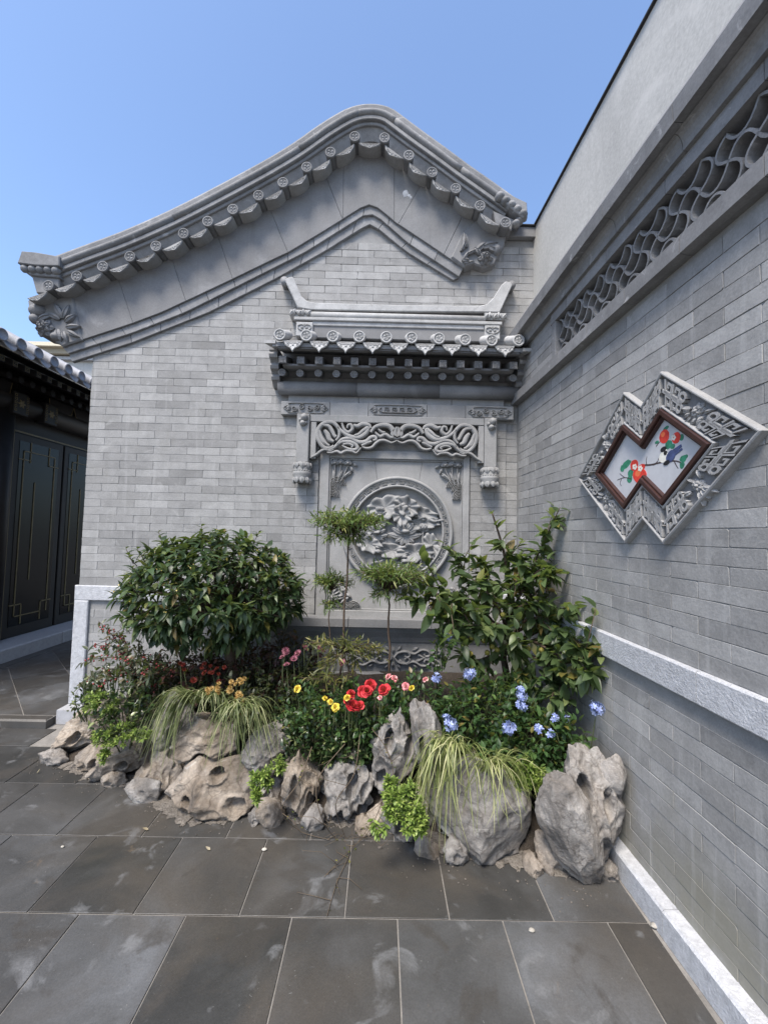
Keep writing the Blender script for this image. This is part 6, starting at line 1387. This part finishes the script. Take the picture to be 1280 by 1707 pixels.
sedge(352, 1166, 2.34, 'short striped sedge standing above the arched rock', M['grassd'], 95, 60, .13, (-.1, .6), .06)
sedge(398, 1186, 2.24, 'striped sedge arching over the plain rounded rock', M['grassd'], 92, 120, .16, (.35, .5), .22)
sedge(752, 1255, 1.98, 'pale striped sedge falling beside the largest boulder', M['grass'], 93, 125, .19, (-.25, .35), .30)
sedge(815, 1285, 1.96, 'pale striped sedge spreading right across the largest boulder', M['grass'], 94, 70, .19, (.3, .5), .14)
# dry vines over the rocks and onto the paving
rg = random.Random(101)
def vine(pts, label, twigs):
    P = [Vector(p) for p in spline([tuple(onY(u, v, Y)) for u, v, Y in pts], 8)]; o = plant('dry_vine', P[-1], label, 'vine', 'dry vines trailing over the rocks'); mb = MB(); n = len(P); mb.tube(P, [.0022*(1-.5*i/n) for i in range(n)], 5)
    for i in range(twigs):
        k = rg.randrange(2, n-1); q = P[k]; e = q+Vector((rg.gauss(0, .08), rg.gauss(0, .03), rg.gauss(0, .05))); e.z = max(e.z, .006); m_ = q.lerp(e, .5)+jitter(rg, .015); m_.z = max(m_.z, .006); mb.tube([q, m_, e], [.0013, .001, .0007], 4)
    mb.build('twigs', M['dry'], o, kind='stuff')
    lv = Leaves([leafgeo(.014, .009, .2, .2, 3)])
    for i in range(twigs): q = P[rg.randrange(2, n-1)]; lv.add(aim(q+jitter(rg, .012)+Vector((0, 0, .008)), rdir(rg, 0), 0))
    lv.build(o, M['nand2'])
zf = lambda u, v: onZ(u, v, .008).y
vine([(600, 1225, 2.1), (590, 1290, 2.0), (560, 1340, 1.96), (575, 1395, zf(575, 1395)), (583, 1420, zf(583, 1420)), (562, 1470, zf(562, 1470)), (545, 1527, zf(545, 1527))], 'dry vine running down the jagged rock onto the paving', 11)
vine([(575, 1240, 2.08), (530, 1300, 1.98), (535, 1360, 1.95), (560, 1398, zf(560, 1398)), (586, 1410, zf(586, 1410)), (600, 1400, zf(600, 1402)), (620, 1370, 1.93)], 'dry vine looping round the foot of the jagged rock', 11)
vine([(620, 1215, 2.06), (645, 1250, 2.0), (655, 1290, 1.97), (640, 1330, 1.92), (615, 1385, zf(615, 1400)), (585, 1415, zf(585, 1418)), (540, 1462, zf(540, 1462))], 'dry vine hanging across the pierced rock', 14)
vine([(520, 1245, 2.1), (500, 1300, 1.98), (470, 1350, 1.96), (500, 1385, zf(500, 1392)), (550, 1400, zf(550, 1400))], 'dry vine over the brown capped rock', 9)
# litter on the paving
def litter(u, v, label, kind, s_):
    p = onZ(u, v, .004); mb = MB()
    if kind == 'pebble':
        V, F = ico(2); sd2 = rg.uniform(0, 50); mb.add([p+Vector((q.x*s_*1.3, q.y*s_, (q.z+.7)*s_*.55))*(1+.25*noise.noise(q*1.5+Vector((sd2, 0, 0)))) if False else p+Vector((q.x*s_*1.3*(1+.3*noise.noise(q*1.6+Vector((sd2, 0, 0)))), q.y*s_, (q.z+.7)*s_*.55)) for q in V], F, True)
        o = mb.build('pebble', M['chip'], None, p); tag(o, label, 'pebble', 'litter on the paving')
    else:
        V, F = leafgeo(s_*2, s_*.9, .5, -.3, 4); m = aim(p+Vector((0, 0, .003)), Vector((rg.uniform(-1, 1), rg.uniform(-.5, .5), .15)), .3); mb.add([m @ v for v in V], F, True)
        o = mb.build('fallen_leaf', M['drylf'], None, p, recalc=False); tag(o, label, 'leaf', 'litter on the paving')
M['chip'] = stone('pale_chip', (.34, .32, .28), .3, .3, 30, 200, .9, .4, .003)
M['drylf'] = leafmat('pale_dry_leaf', (.24, .19, .11), (.36, .31, .22), None, .7, .2)
litter(441, 1417, 'white pebble on the slab joint before the jagged rock', 'pebble', .009); litter(1091, 1545, 'pale chip lying beside the kerb', 'pebble', .012); litter(886, 1552, 'pale round chip on the dark slab before the leaning slab rock', 'pebble', .009); litter(105, 1412, 'tiny pale pebble before the whitish rock', 'pebble', .006)
litter(351, 1418, 'curled tan leaf on the slab below the broad tan rock', 'leaf', .013); litter(248, 1384, 'split pale leaf near the pointed foot of the broad rock', 'leaf', .014); litter(62, 1290, 'dark twig-like leaf beside the cement edge', 'leaf', .012)
